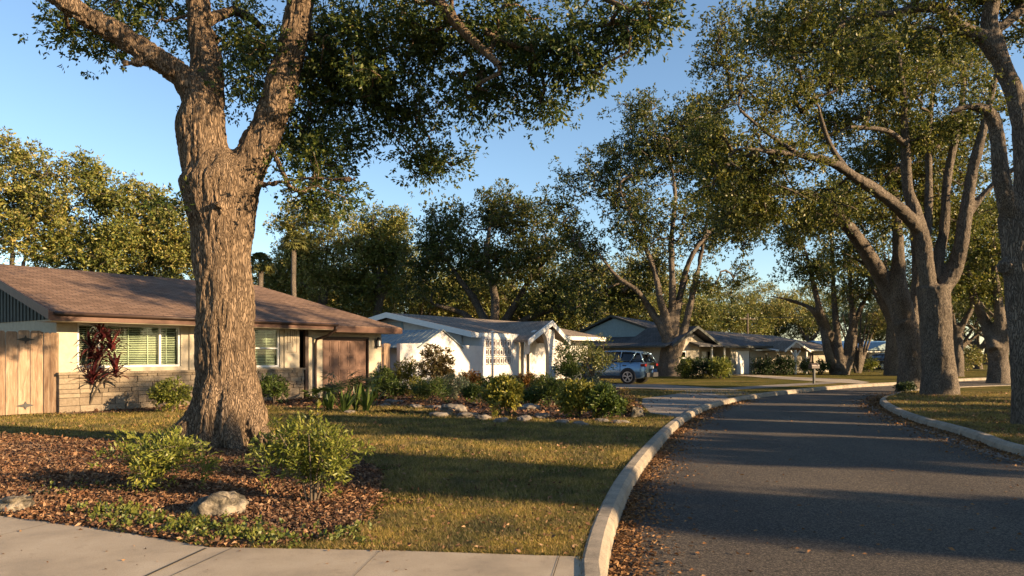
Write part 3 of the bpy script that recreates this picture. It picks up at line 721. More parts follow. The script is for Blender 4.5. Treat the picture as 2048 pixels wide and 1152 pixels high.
rb = MB(); slab(rb, [(8.402,-.9,2.56),(11.6,-.9,2.56),(9.3,5,4.34),(8.402,5,4.34)], .1)
slab(rb, [(-.5,5.002,4.35),(9.3,5.002,4.35),(11.6,10.9,2.56),(-.5,10.9,2.56)], .1); rb.build('rear_roof', M['roof_brown'], h)
slab(rb := MB(), [(11.602,-.9,2.56),(11.602,10.9,2.56),(9.302,5,4.34)], .1); rb.build('hip_roof', shingle('brown_shingle_hip', (0.14, 0.088, 0.06), (0.22, 0.142, 0.1), (0.05, 0.034, 0.025), rad(90)), h)
fb = MB(); fb.box(-.5, 8.42, -.93, -.903, 2.42, 2.63).box(8.45, 11.63, -.93, -.903, 2.34, 2.535).box(11.605, 11.63, -.9, 10.9, 2.34, 2.53).box(8.4, 8.44, -.9, -.2, 2.42, 2.6)
fb.prism([(-.53,-.93,2.44),(-.53,5,4.13),(-.53,5,4.37),(-.53,-.93,2.68)], (.028,0,0)); fb.prism([(-.53,5.001,4.13),(-.53,10.9,2.4),(-.53,10.9,2.6),(-.53,5.001,4.37)], (.028,0,0))
fb.each('fascia', M['brown'], h)
MB().box(-.45, 8.38, -.9, 0, 2.40, 2.43).box(8.5, 11.55, -.9, 0, 2.33, 2.36).each('soffit', plain('soffit_tan', (.3,.25,.18), .8), h)
gb = MB(); gb.prism([(-.02,-.0,2.5),(-.02,10,2.5),(-.02,5,4.2)], (.1,0,0))
for i in range(1, 40):
    t = i*.25; zz = 2.6 + min(t, 10-t)*.31
    if zz > 2.75: gb.box(-.045, -.021, t-.02, t+.02, 2.5, zz-.08)
gb.build('gable_siding', M['charcoal'], h)
dr = MB(); g0, g1 = A.s(646), 10.72; dr.box(g0, g1, .1, .14, 0, 2.13)
for r in range(4):
    for c in range(5):
        a = g0+.06+c*(g1-g0-.06)/5; b = a+(g1-g0-.06)/5-.08; z = .06+r*.52; dr.box(a, b, .085, .0995, z, z+.02).box(a, b, .085, .0995, z+.40, z+.42).box(a, a+.02, .085, .0995, z+.02, z+.40).box(b-.02, b, .085, .0995, z+.02, z+.40).box(a+.06, b-.06, .088, .0995, z+.07, z+.35)
gd = dr.build('garage_door', M['door_brown'], h)
MB().box(g0-.02, g0, -.01, .2, 0, 2.15).box(g1, g1+.05, -.01, .2, 0, 2.15).box(g0-.02, g1+.05, -.01, .2, 2.131, 2.2).build('door_frame', M['darkbrown'], h)
gt = MB(); gt.tube([(-.4,-.98,2.6),(8.5,-.98,2.58)], .055, 8); gt.build('gutter', M['darkbrown'], h, True)
ds = MB(); xx = A.s(632, -.12); ds.tube([(8.42,-.98,2.54),(8.42,-.96,2.4),(8.36,-.6,2.22),(xx,-.16,2.08),(xx,-.1,1.95),(xx,-.1,.15),(xx,-.22,.06)], .045, 8); ds.build('downspout', M['darkbrown'], h, True)
lm = MB(); x = A.s(753); lm.box(x-.05, x+.05, -.04, 0, 1.85, 2.1).box(x-.08, x+.08, -.2, -.05, 1.82, 1.86).box(x-.08, x+.08, -.2, -.05, 2.08, 2.12).box(x-.05,x+.05,-.17,-.08,2.12,2.2)
for a, b in ((-1,-1),(1,-1),(-1,1),(1,1)): lm.box(x+a*.07-.01, x+a*.07+.01, -.125+b*.065-.01, -.125+b*.065+.01, 1.86, 2.08)
lo = lm.build('wall_lamp', M['black'], h); MB().box(x-.05, x+.05, -.17, -.08, 1.87, 2.07).build('lamp_glass', M['clearlens'], lo)
# fence beside the near house
def board_fence(name, label, p, q, hgt, bw, seed, hinges=False, cat='fence'):
    p = v2(p); q = v2(q); L = (q-p).length; root = thing(name, label, cat, (p.x, p.y, 0), math.atan2((q-p).y, (q-p).x)); r = random.Random(seed); mb = MB(); n = max(1, round(L/bw)); bw = L/n
    for i in range(n):
        z = hgt + r.uniform(-.02,.02); a = i*bw+.006; b = (i+1)*bw-.006; y = r.uniform(-.006,.006); c = .035
        mb.prism([(a,y,.03),(b,y,.03),(b,y,z-c),(b-c,y,z),(a+c,y,z),(a,y,z-c)], (0,.022,0))
    mb.build('boards', M['cedar'], root, bevel=.003)
    MB().box(0, L, .03, .07, .35, .44).box(0, L, .03, .07, hgt-.45, hgt-.36).each('rail', M['cedar'], root)
    MB().box(L-.05, L+.04, .03, .12, 0, hgt-.02).box(0, .09, .075, .16, 0, hgt-.04).each('post', M['cedar'], root)
    return root, L
fr, L = board_fence('wooden_gate', 'tall cedar board gate with black hinges at far left edge', (-13.15, 17.9), (-12.28, 18.95), 2.17, .28, 4, cat='gate')
def hinge(mb, x, z, s):
    mb.prism([(x-s*1.5,-.02,z),(x-s*.3,-.02,z-s*.3),(x+s*.3,-.02,z-s*.3),(x+s*1.5,-.02,z),(x+s*.3,-.02,z+s*.3),(x-s*.3,-.02,z+s*.3)], (0,.012,0))
    mb.prism([(x,-.024,z-s*.8),(x+s*.35,-.024,z),(x,-.024,z+s*.8),(x-s*.35,-.024,z)], (0,.004,0))
for z in (.25, 1.95):
    mb = MB(); hinge(mb, L*.72, z, .14); mb.build('hinge', M['black'], fr)
MB().box(.1,.32,-.06,-.02,.55,.62).box(.28,.34,-.09,-.02,.5,.7).build('latch', M['black'], fr)
board_fence('wooden_fence', 'short dark cedar fence wing between the gate and the cream wall', (-12.26, 18.97), (-11.98, 19.05), 2.15, .14, 8)
board_fence('wooden_fence', 'narrow brown fence panel between brown garage and white courtyard wall', P(768, 0, 29.2), P(781, 0, 31.2), 2.0, .12, 9)

# ---- the white house in the middle
B = Fr((-5.24, 31.0), 57.0)
h = B.root('white_house', 'white house with arched entry gable and breeze block screen', 'house')
cw = thing('courtyard_wall', 'white courtyard wall with small peaked gable beside the brown garage', 'wall', (B.O.x, B.O.y, 0), B.a)
sg = [B.s(827), B.s(863), B.s(897)]
MB().prism([(0,-.6,0),(6.0,-.6,0),(6.0,-.6,1.95),(sg[2],-.6,1.97),(sg[1],-.6,2.62),(sg[0],-.6,2.03),(0,-.6,2.0)][::-1], (0,.18,0)).build('wall_face', M['white'], cw)
mr = MB(); slab(mr, [(sg[0]-.45,-.68,1.86),(sg[1],-.68,2.68),(sg[1],4.6,2.68),(sg[0]-.45,4.6,1.86)], .04); slab(mr, [(sg[2]+.3,-.68,1.86),(sg[1]+.002,-.68,2.68),(sg[1]+.002,4.6,2.68),(sg[2]+.3,4.6,1.86)][::-1], .04)
sh = thing('garden_shed', 'small shed with blue grey metal roof behind the white courtyard wall', 'shed', (B.O.x, B.O.y, 0), B.a)
for i in range(16):
    y = -.5+i*.33; mr.prism([(sg[0]-.45,y,1.861),(sg[1]-.01,y,2.675),(sg[1]-.01,y,2.695),(sg[0]-.45,y,1.876)], (0,.03,0))
mr.build('roof', M['metalroof'], sh); MB().box(sg[0]+.05, sg[2]-.05, -.38, 4.4, 0, 1.95).build('wall', M['white'], sh)
hw = MB(); SC = B.s(1197)
hw.wall(5.9, SC-.4, 0, 2.5, .6, .8).box(5.9, 6.1, .8, 9.6, 0, 2.5).box(6.1, SC-.4, 9.4, 9.6, 0, 2.5).box(6.0, 6.2, -.6, .597, 0, 2.45).box(SC-.6, SC-.4, .8, 9.4, 0, 2.5)
s1, s2 = B.s(1025,-.6), B.s(1033,-.6); hw.box(s1, s2+.25, -.6, -.35, 0, 2.45)
hw.box(s2+.9, s2+1.15, -.5, -.3, 0, 2.4)
hw.prism([(5.91,.81,2.5),(5.91,9.6,2.5),(5.91,5,3.55)], (.15,0,0)); hw.build('wall', M['white'], h)
ve = MB(); [ve.box(5.86, 5.9, 4.55, 5.45, z, z+.035) for z in np.arange(2.75, 3.2, .075)]; ve.box(5.87,5.9,4.45,4.55,2.7,3.25).box(5.87,5.9,5.45,5.55,2.7,3.25); ve.build('gable_vent', M['bluesiding'], h)
rf = MB(); slab(rf, [(5.2,-.5,2.62),(SC,-.5,2.62),(SC,5,3.72),(5.2,5,3.72)], .08); slab(rf, [(5.2,5.002,3.72),(SC,5.002,3.72),(SC,10.4,2.62),(5.2,10.4,2.62)], .08); rf.build('roof', M['roof_grey'], h)
fa = MB(); fa.box(5.2, B.s(1050,-.5), -.54, -.503, 2.36, 2.6).box(B.s(1130,-.5), SC, -.54, -.503, 2.38, 2.6)
fa.prism([(5.17,-.54,2.36),(5.17,5,3.46),(5.17,5,3.74),(5.17,-.54,2.64)], (.028,0,0)); fa.prism([(5.17,5.001,3.46),(5.17,10.4,2.36),(5.17,10.4,2.64),(5.17,5.001,3.74)], (.028,0,0))
fa.each('fascia', M['whitetrim'], h)
sc = MB(); a, b = 6.2, s1; sc.box(a, b, -.6, -.42, 0, 1.0).box(a, a+.12, -.58, -.44, 1.0, 2.42).box(b-.1, b, -.58, -.44, 1.0, 2.42).box(a+.12, b-.1, -.58, -.44, 2.32, 2.42)
n = 7; cwid = (b-a-.22)/n
for r in range(3):
    z0 = 1.0+r*.44
    sc.box(a+.12, b-.1, -.575, -.445, z0+.40, z0+.44)
    for c in range(n):
        x0 = a+.12+c*cwid; xc = x0+cwid/2; zc = z0+.2
        sc.box(x0, x0+.035, -.57, -.45, z0, z0+.40)
        ring = [(xc+math.cos(q)*cwid*.31, zc+math.sin(q)*.155) for q in np.linspace(0, 2*math.pi, 9)]
        for (p, q), (p2, q2) in zip(ring, ring[1:]): sc.bar((p,-.51,q), (p2,-.51,q2), .04, .06, (0,1,0))
        for sx in (-1, 1):
            for sz in (-1, 1): sc.bar((xc+sx*cwid*.2,-.51,zc+sz*.1), (xc+sx*cwid*.46,-.51,zc+sz*.19), .04, .05, (0,1,0))
MB().box(6.22, s2-.02, -.30, -.27, 1.0, 2.4).build('screen_shade_backing', M['brown'], h)  # dark board puts courtyard shade behind the screen openings
sc.build('breeze_block_screen', M['white'], h)
MB().box(6.25, s2, .5, .59, 0, 2.45).build('courtyard_shade_panel', M['brown'], h)  # second dark sheet standing in for courtyard shade, not panelling
# arched entry gable
e0, ep, e1 = B.s(1046,-1.2), B.s(1094,-1.2), B.s(1130,-1.2); zp = B.z(642, ep, -1.2); zf = 2.28
eg = MB(); slab(eg, [(e0,-1.5,zf),(ep,-1.5,zp),(ep,2.6,zp),(e0,2.6,zf)], .12); slab(eg, [(e1,-1.5,zf),(e1,2.6,zf),(ep+.002,2.6,zp),(ep+.002,-1.5,zp)], .12); eg.build('entry_roof', M['roof_grey'], h)
tr_ = MB(); th = .26
for (x0, z0, x1, z1) in ((e0, zf, ep, zp), (e1, zf, ep, zp)):
    tr_.prism([(x0,-1.56,z0-th),(x1,-1.56,z1-th),(x1,-1.56,z1+.03),(x0,-1.56,z0+.03)], (0,.055,0))
tr_.each('entry_trim', M['whitetrim'], h)
def arch_wall(mb, s0, s1, sa, sb, zs, za, top, t0, t1, n=10):
    """wall s0..s1 under a gable line top(s), with a pointed arch opening sa..sb springing at zs to za"""
    mb.box(s0, sa, t0, t1, 0, top(s0)-.02) if sa > s0 else None; mb.box(sb, s1, t0, t1, 0, top(s1)-.02) if s1 > sb else None
    m = (sa+sb)/2
    for i in range(n):
        x0 = sa+(sb-sa)*i/n; x1 = sa+(sb-sa)*(i+1)/n
        f = lambda x: zs+(za-zs)*math.sqrt(max(0, 1-abs((x-m)/((sb-sa)/2))**2.2))
        mb.prism([(x0,t0,f(x0)),(x1,t0,f(x1)),(x1,t0,top(x1)-.02),(x0,t0,top(x0)-.02)], (0,t1-t0,0))
top = lambda x: zf-.1+(zp-zf)*(1-min(1, abs(x-ep)/((ep-e0) if x < ep else (e1-ep))))
ar = MB(); arch_wall(ar, e0+.55, B.s(1109,-1.3), B.s(1058,-1.3), B.s(1098,-1.3), 1.55, 2.85, top, -1.3, -1.08)
ar.prism([(B.s(1109,-1.3),-1.3,1.5),(B.s(1109,-1.3)+.35,-1.3,1.95),(e1-.3,-1.3,zf-.12),(B.s(1109,-1.3),-1.3,zf+.1)], (0,.2,0))
ar.box(B.s(1098,-1.3)+.3, B.s(1109,-1.3)+.12, -1.32, -1.302, 0, 1.6)
ar.build('entry_arch', M['white'], h)
MB().box(B.s(1058,-1.3)-.2, B.s(1098,-1.3)+.4, .2, .35, 0, 2.7).build('entry_wall', M['cream'], h)
fp = thing('lamp_post', 'slim white post standing in front of the breeze block screen', 'post', P(985, 0, 35.5).xy.to_3d()); MB().tube([(0,0,0),(0,0,2.62)], .06, 10).build('pole', M['whitetrim'], fp, True); MB().box(-.09,.09,-.09,.09,2.62,2.68).build('cap', M['whitetrim'], fp)

# ---- the blue-grey gabled house
Dh = Fr((10.72, 50.0), 36.0)
h = Dh.root('grey_house', 'grey house with blue siding gable behind the parked car', 'house')
S0, S1 = 0.0, Dh.s(1513); g = (Dh.s(1473), Dh.s(1500))
hw = MB(); pa, pb = Dh.s(1398), Dh.s(1466)
hw.wall(0, pa, 0, 2.1, 0, .2, [(Dh.s(1362), Dh.s(1374), .75, 1.75)]).wall(pb-.3, S1, 0, 2.05, 0, .2, [(g[0], g[1], -.01, 1.75)]).wall(pa, pb-.3, 0, 2.05, 1.6, 1.8, [(Dh.s(1415,1.6), Dh.s(1424,1.6), 0, 1.7)])
hw.box(pa-.2, pa, .2, 1.8, 0, 2.05).box(pb-.3, pb-.1, .2, 1.6, 0, 2.05).box(0, .2, .2, 12, 0, 2.1).box(.2, S1, 11.8, 12, 0, 2.1).box(S1-.2, S1, .2, 11.8, 0, 2.05)
hw.prism([(.02,-.01,2.1),(4.5,-.01,2.1),(2.25,-.01,3.2)], (0,.15,0)); hw.build('wall', M['greige'], h)
window(h, Dh.s(1362), Dh.s(1374), .75, 1.75, .08, rails=(1.25,), slats=False, fw=.08)
MB().box(g[0], g[1], .08, .13, 0, 1.75).build('garage_door', M['whitetrim'], h)
gs = MB(); gs.prism([(2.6,.5,2.6),(2.6,14.5,2.6),(2.6,8,4.35)], (.12,0,0)); gs.build('gable_siding', M['bluesiding'], h)
rf = MB(); zr = 4.62
slab(rf, [(2.3,-.9,2.14),(S1+.8,-.9,2.14),(S1-4,8,zr-.3),(2.3,8,zr)], .09); slab(rf, [(2.3,8.002,zr),(S1-4,8.002,zr-.3),(S1+.8,15,2.4),(2.3,15,2.4)], .09)
slab(rf, [(S1+.802,-.9,2.14),(S1+.802,15,2.14),(S1-3.998,8,zr-.3)], .09)
rf.build('roof', M['roof_slate'], h)
r2 = MB(); slab(r2, [(-.9,-.6,2.12),(2.3,-.4,2.86),(2.3,13,2.86),(-.9,13,2.12)], .08); r2.build('lower_roof', M['roof_slate'], h)
r3 = MB(); slab(r3, [(-.3,-.75,2.16),(2.25,-.75,3.5),(2.25,4,3.5),(-.3,4,2.16)], .09); slab(r3, [(4.9,-.75,2.16),(4.9,4,2.16),(2.252,4,3.5),(2.252,-.75,3.5)], .09); r3.build('cross_gable_roof', M['roof_slate'], h)
f3 = MB()
for x0 in (-.3, 4.9): f3.prism([(x0,-.8,1.98),(2.25,-.8,3.32),(2.25,-.8,3.52),(x0,-.8,2.18)], (0,.045,0))
f3.box(4.9, S1+.8, -.94, -.903, 1.98, 2.12)
f3.prism([(2.27,-.9,2.0),(2.27,8,zr-.16),(2.27,8,zr+.02),(2.27,-.9,2.16)], (.028,0,0)); f3.prism([(2.27,8.001,zr-.16),(2.27,15,2.26),(2.27,15,2.42),(2.27,8.001,zr+.02)], (.028,0,0))
f3.box(-.94, -.903, -.6, 13, 1.98, 2.1); f3.each('fascia', M['charcoal'], h)
for px in (1418, 1443): MB().box(Dh.s(px)-.06, Dh.s(px)+.06, -.3, -.18, 0, 2.02).build('porch_post', M['whitetrim'], h)
MB().box(Dh.s(1404,1.55), Dh.s(1412,1.55), 1.55, 1.595, .5, 1.7).build('shutter', M['whitetrim'], h)

# ---- the house with the little porch gable
E = Fr((18.9, 56.5), 30.0)
h = E.root('porch_house', 'beige house with small timber porch gable and brown grey roof', 'house')
S1 = E.s(1668); pc = E.s(1588,-2.2); p0 = E.s(1565,-2.2); p1 = E.s(1617,-2.2)
hw = MB(); hw.wall(-.3, S1, 0, 1.9, 0, .2, [(E.s(1553), E.s(1561), .75, 1.6), (E.s(1617), E.s(1627), 0, 1.6), (E.s(1530), E.s(1537), .7, 1.6)]).box(-.3,-.1,.2,9,0,1.9).box(S1-.2,S1,.2,9,0,1.9).box(-.1,S1-.2,8.8,9,0,1.9)
hw.build('wall', M['greige'], h)
for a, b in ((1553,1561),(1530,1537)): window(h, E.s(a), E.s(b), .75 if a>1540 else .7, 1.6, .08, slats=False, fw=.06)
MB().box(E.s(1617), E.s(1627), .1, .15, 0, 1.6).build('door', M['darkbrown'], h)
rf = MB(); slab(rf, [(-1,-1.0,1.9),(S1+.6,-1.0,1.9),(S1-1.5,5,3.15),(-1,5,3.5)], .08); slab(rf, [(-1,5.002,3.5),(S1-1.5,5.002,3.15),(S1+.6,11,1.9),(-1,11,1.9)], .08); slab(rf, [(S1+.602,-1,1.9),(S1+.602,11,1.9),(S1-1.498,5,3.15)], .08); rf.build('roof', M['roof_grey'], h)
f4 = MB(); f4.prism([(-1.03,-1,1.76),(-1.03,5,3.36),(-1.03,5,3.52),(-1.03,-1,1.92)], (.028,0,0)); f4.prism([(-1.03,5.001,3.36),(-1.03,11,1.76),(-1.03,11,1.92),(-1.03,5.001,3.52)], (.028,0,0)); f4.box(-1,S1+.6,-1.04,-1.003,1.76,1.88); f4.each('fascia', M['whitetrim'], h)
zp = E.z(682, pc, -2.2); zf = E.z(701, p0, -2.2)
r5 = MB(); slab(r5, [(p0,-2.4,zf),(pc,-2.4,zp),(pc,1.5,zp),(p0,1.5,zf)], .07); slab(r5, [(p1,-2.4,zf),(p1,1.5,zf),(pc+.002,1.5,zp),(pc+.002,-2.4,zp)], .07); r5.build('porch_roof', M['roof_grey'], h)
f5 = MB()
for x0 in (p0, p1): f5.prism([(x0,-2.45,zf-.14),(pc,-2.45,zp-.14),(pc,-2.45,zp+.02),(x0,-2.45,zf+.02)], (0,.045,0))
for k in range(-3, 4): f5.bar((pc+k*.12,-2.42,zp-.2-abs(k)*.05), (pc+k*.16,-2.42,zp-.5-abs(k)*.02), .03, .04)
f5.box(E.s(1512), p0, -1.9, -1.86, 1.72, 1.84); f5.build('porch_trim', M['whitetrim'], h)
aw = MB(); slab(aw, [(E.s(1512)-.3,-1.9,1.86),(p0,-1.9,1.86),(p0,-.9,1.97),(E.s(1512)-.3,-.9,1.97)], .04); aw.build('awning', M['whitetrim'], h)
po = MB(); po.box(pc-.07, pc+.07, -2.4, -2.26, 0, zf+.05).bar((pc,-2.33,zf-.5), (pc+.55,-2.33,zf), .09).bar((pc,-2.33,zf-.5), (pc-.55,-2.33,zf), .09); po.build('porch_post', M['whitetrim'], h)
MB().box(E.s(1612,-2.2)-.05, E.s(1612,-2.2)+.05, -2.3, -2.2, 0, zf).build('porch_post', M['whitetrim'], h)

# ---- far blue-roofed house
F5 = Fr((P(1690,0,76).x, 76.0), 12.0)
h = F5.root('blue_roof_house', 'far pale house with bright blue roof beyond the oaks', 'house')
S1 = F5.s(1850); hw = MB(); hw.wall(0, S1, 0, 1.75, 0, .2, [(F5.s(1728), F5.s(1738), .6, 1.5), (F5.s(1752), F5.s(1774), 0, 1.5), (F5.s(1800), F5.s(1812), .6, 1.5)]).box(0,.2,.2,9,0,1.75).box(S1-.2,S1,.2,9,0,1.75).box(.2,S1-.2,3,3.2,0,1.75); hw.build('wall', M['white'], h)
rf = MB(); slab(rf, [(-1,-1.2,1.85),(S1+1,-1.2,1.85),(S1-1,4.5,2.95),(-1,4.5,2.95)], .1); slab(rf, [(-1,4.502,2.95),(S1-1,4.502,2.95),(S1+1,10,1.85),(-1,10,1.85)], .1); rf.build('roof', M['bluemetal'], h)
MB().box(-1, S1+1, -1.24, -1.203, 1.68, 1.84).build('fascia', M['whitetrim'], h)
for px in (1727, 1775): MB().box(F5.s(px,-1)-.08, F5.s(px,-1)+.08, -1.1, -.95, 0, 1.7).build('porch_post', M['whitetrim'], h)
x = F5.s(1757); gg = MB(); gg.prism([(x-2.4,-1.5,1.9),(x+2.4,-1.5,1.9),(x,-1.5,2.75)], (0,2.4,0)); gg.build('front_gable', M['bluesiding'], h)

# ================================================================ vehicles
def section(x, wb, wt, z0, z1, zs):         # one ring of the body: half width below/above, bottom, top, shoulder height
    return [(x,-wb*.92,z0),(x,-wb,z0+.12),(x,-wb*1.0,(z0+zs)/2),(x,-wt*1.01,zs),(x,-wt*.93,z1-.03),(x,-wt*.7,z1),(x,wt*.7,z1),(x,wt*.93,z1-.03),(x,wt*1.01,zs),(x,wb*1.0,(z0+zs)/2),(x,wb,z0+.12),(x,wb*.92,z0)]
def loft(mb, secs):
    n = len(secs[0]); v = [p for s in secs for p in s]; f = []
    for i in range(len(secs)-1):
        for k in range(n): f.append((i*n+k, i*n+(k+1)%n, (i+1)*n+(k+1)%n, (i+1)*n+k))
    f.append(tuple(range(n))); f.append(tuple(range((len(secs)-1)*n, len(secs)*n))[::-1]); return mb.add(v, f)
def make_suv(label, loc, rot, pm, sc=1.0):
    r = thing('parked_suv', label, 'car', loc, rot); r.scale = (sc,)*3; W = .93
    mb = MB(); loft(mb, [section(x, wb, wt, z0, z1, zs) for x, wb, wt, z0, z1, zs in (
        (2.36,.62,.58,.42,.78,.7),(2.28,.82,.78,.32,.9,.8),(2.0,.9,.86,.27,1.0,.88),(1.4,.93,.89,.25,1.08,.93),(1.0,.93,.9,.25,1.12,.96),(0,.94,.91,.25,1.13,.97),
        (-1.2,.94,.91,.25,1.15,.99),(-2.0,.92,.89,.27,1.16,1.0),(-2.25,.88,.85,.36,1.14,.98),(-2.34,.8,.78,.45,1.1,.9))])
    mb.build('body', M[pm], r, True, 0)
    gh = MB(); loft(gh, [section(x, wb, wt, z0, z1, zs) for x, wb, wt, z0, z1, zs in (
        (1.15,.8,.72,1.02,1.1,1.06),(.45,.85,.7,1.02,1.6,1.35),(.3,.86,.7,1.02,1.66,1.38),(-1.0,.86,.7,1.02,1.69,1.38),(-1.95,.84,.68,1.02,1.62,1.38),(-2.28,.8,.72,1.02,1.12,1.08))])
    gh.build('window_glass', M['carglass'], r, True)
    rf = MB(); loft(rf, [[(x,-w_,z-.05),(x,-w_*.96,z),(x,-w_*.5,z+.035),(x,w_*.5,z+.035),(x,w_*.96,z),(x,w_,z-.05)] for x, w_, z in ((.52,.66,1.57),(.3,.7,1.65),(-.6,.71,1.69),(-1.5,.7,1.67),(-2.0,.69,1.61),(-2.12,.66,1.57))])
    for s in (-1, 1):                         # pillars
        for (xa, za, xb, zb, wd) in ((1.12,1.06,.42,1.6,.06),(.05,1.08,.05,1.64,.05),(-.95,1.08,-1.0,1.64,.05),(-1.5,1.08,-1.78,1.62,.16),(-2.26,1.1,-2.0,1.6,.07)):
            rf.bar((xa, s*.865, za), (xb, s*.705, zb), wd, .03)
    rf.build('roof_panel', M[pm], r, True)
    rr_ = MB()
    for s in (-1, 1): rr_.tube([(.25,s*.62,1.68),(.15,s*.62,1.735),(-1.6,s*.62,1.735),(-1.7,s*.62,1.68)], .016, 6)
    rr_.build('roof_rail', M['black'], r, True)
    bp = MB(); bp.box(-2.42,-2.2,-.78,.78,.34,.58).box(-1.0,1.0,.925,.96,.25,.42).box(-1.0,1.0,-.96,-.925,.25,.42).box(2.2,2.4,-.75,.75,.3,.45); bp.each('bumper_trim', M['plasticblk'], r, bevel=.03)
    for s in (-1, 1):
        MB().box(-2.36,-2.1,s*.66,s*.915,.9,1.03).build('tail_lamp', M['redlens'], r, bevel=.02)
        MB().box(2.1,2.34,s*.55,s*.85,.72,.86).build('headlight', M['clearlens'], r, bevel=.02)
        m = MB(); m.box(.72,.95,s*.93,s*1.1,1.02,1.16); m.build('side_mirror', M[pm], r, bevel=.03)
    MB().box(-2.375,-2.34,-.2,.2,.78,.92).build('licence_plate', M['plate'], r)
    MB().tube([(-2.26,-.1,1.2),(-2.3,.25,1.14)], .012, 5).build('rear_wiper', M['black'], r)
    dl = MB()
    for s in (-1, 1):
        for x in (1.02, .03, -1.0): dl.box(x-.006, x+.006, s*.935, s*.95, .45, 1.02)
        for x in (-.1, -1.12): dl.box(x-.02-.18, x-.02, s*.94, s*.965, .93, .97)
    dl.each('door_seam', M['plasticblk'], r)
    for s in (-1, 1):
        for x in (1.45, -1.42):
            ac = MB(); n = 20; v = []; f = []
            for rr0, yy in ((.43,.9),(.43,.972),(.37,.972),(.37,.9)):
                for k in range(n+1): a = math.pi*k/n*1.16-.08*math.pi; v.append((x+math.cos(a)*rr0, s*yy, .36+math.sin(a)*rr0))
            for q in range(3):
                for k in range(n): f.append((q*(n+1)+k, q*(n+1)+k+1, (q+1)*(n+1)+k+1, (q+1)*(n+1)+k))
            ac.add(v, f).build('wheel_arch', M['plasticblk'], r)
            wl = MB(); wl.tube([(x,s*.68,.36),(x,s*.7,.36),(x,s*.92,.36),(x,s*.945,.36)], [.33,.36,.36,.33], 28); wo = wl.build('wheel', M['tyre'], r, True)
            rm = MB(); rm.tube([(x,s*.93,.36),(x,s*.955,.36)], [.07,.06], 12)
            for k in range(5):
                a = 2*math.pi*k/5+.3
                for da in (-.16, .16): rm.bar((x+math.cos(a)*.05,s*.952,.36+math.sin(a)*.05), (x+math.cos(a+da)*.25,s*.952,.36+math.sin(a+da)*.25), .035, .02, (0,1,0))
            ring = [(x+math.cos(q)*.255, s*.95, .36+math.sin(q)*.255) for q in np.linspace(0, 2*math.pi, 25)]
            for p, q in zip(ring, ring[1:]): rm.bar(p, q, .03, .03, (0,1,0))
            rm.build('rim', M['alloy'], wo)
            dk = MB(); dk.tube([(x,s*.60,.42),(x,s*.935,.40)], [.425,.425], 24); dk.build('wheel_well', M['black'], r)
    return r
wb = G(1257, 768.5); hd = rad(180-32)
# rear wheel of the side facing us touches the ground at wb
off = Matrix.Rotation(hd, 2) @ Vector((-1.42, .82))
make_suv('silver blue SUV parked on the driveway before the grey house', (wb.x-off.x, wb.y-off.y, .02), hd, 'suv_paint')
make_suv('dark car parked under the blue roofed house', (P(1763,0,70).x, 70, 0), rad(100), 'dark_paint', .9)

# mailbox
mp = G(1628, 767.5); r = thing('mailbox', 'dark mailbox on a single post by the street kerb', 'mailbox', mp, rad(25))
MB().box(-.05,.05,-.05,.05,0,.78).build('post', M['black'], r); bx = MB(); pr = [(-.12,.8),(.12,.8),(.12,.94)]+[(math.cos(a)*.12,.94+math.sin(a)*.12) for a in np.linspace(.3,2.84,7)]+[(-.12,.94)]
bx.prism([(0-.27,y,z) for y, z in pr], (.54,0,0)); bx.build('box', M['darkbrown'], r); MB().box(.1,.13,-.14,-.121,.95,1.1).build('flag', M['black'], r)
MB().box(-.2,.2,-.06,.06,.78,.8).build('bracket', M['black'], r)
# utility pole behind the grey house
up = thing('utility_pole', 'wooden utility pole with crossarm above the grey roofs', 'pole', (P(1495,0,85).x, 85, 0), rad(20)); zt = P(0,627,85).z
MB().tube([(0,0,0),(0,0,zt)], [.16,.11], 10).build('post', M['twig'], up, True); MB().box(-1.1,1.1,-.06,.06,zt-.7,zt-.58).build('crossarm', M['twig'], up)
mb = MB(); [mb.tube([(x,0,zt-.58),(x,0,zt-.45)], .04, 6) for x in (-1,-.4,.4,1)]; mb.each('insulator', M['blind'], up)
mb = MB()
for x, y, z0 in ((-1,0,-.45),(1,0,-.45),(0,0,-1.6)):
    for sg_ in (-1, 1): mb.tube([(x, y+sg_*30*k/10, zt+z0-1.2*(1-(k/5-1)**2) if False else zt+z0-.5*math.sin(math.pi*k/10)) for k in range(11)], .018, 4)
mb.each('power_line', M['black'], up)

# ================================================================ trees
def pxl(tr, pts, step=.35):                # limb given as (px, py, D, width_px)
    tr.limb([P(a, b, d) for a, b, d, w_ in pts], [w_ * d / FPX / 2 for a, b, d, w_ in pts], step)
def pblob(px, py, D, rx, ry, dep=None):
    r = rx * D / FPX; return (tuple(P(px, py, D)), (r, dep or max(r * .9, 1.0), ry * D / FPX))

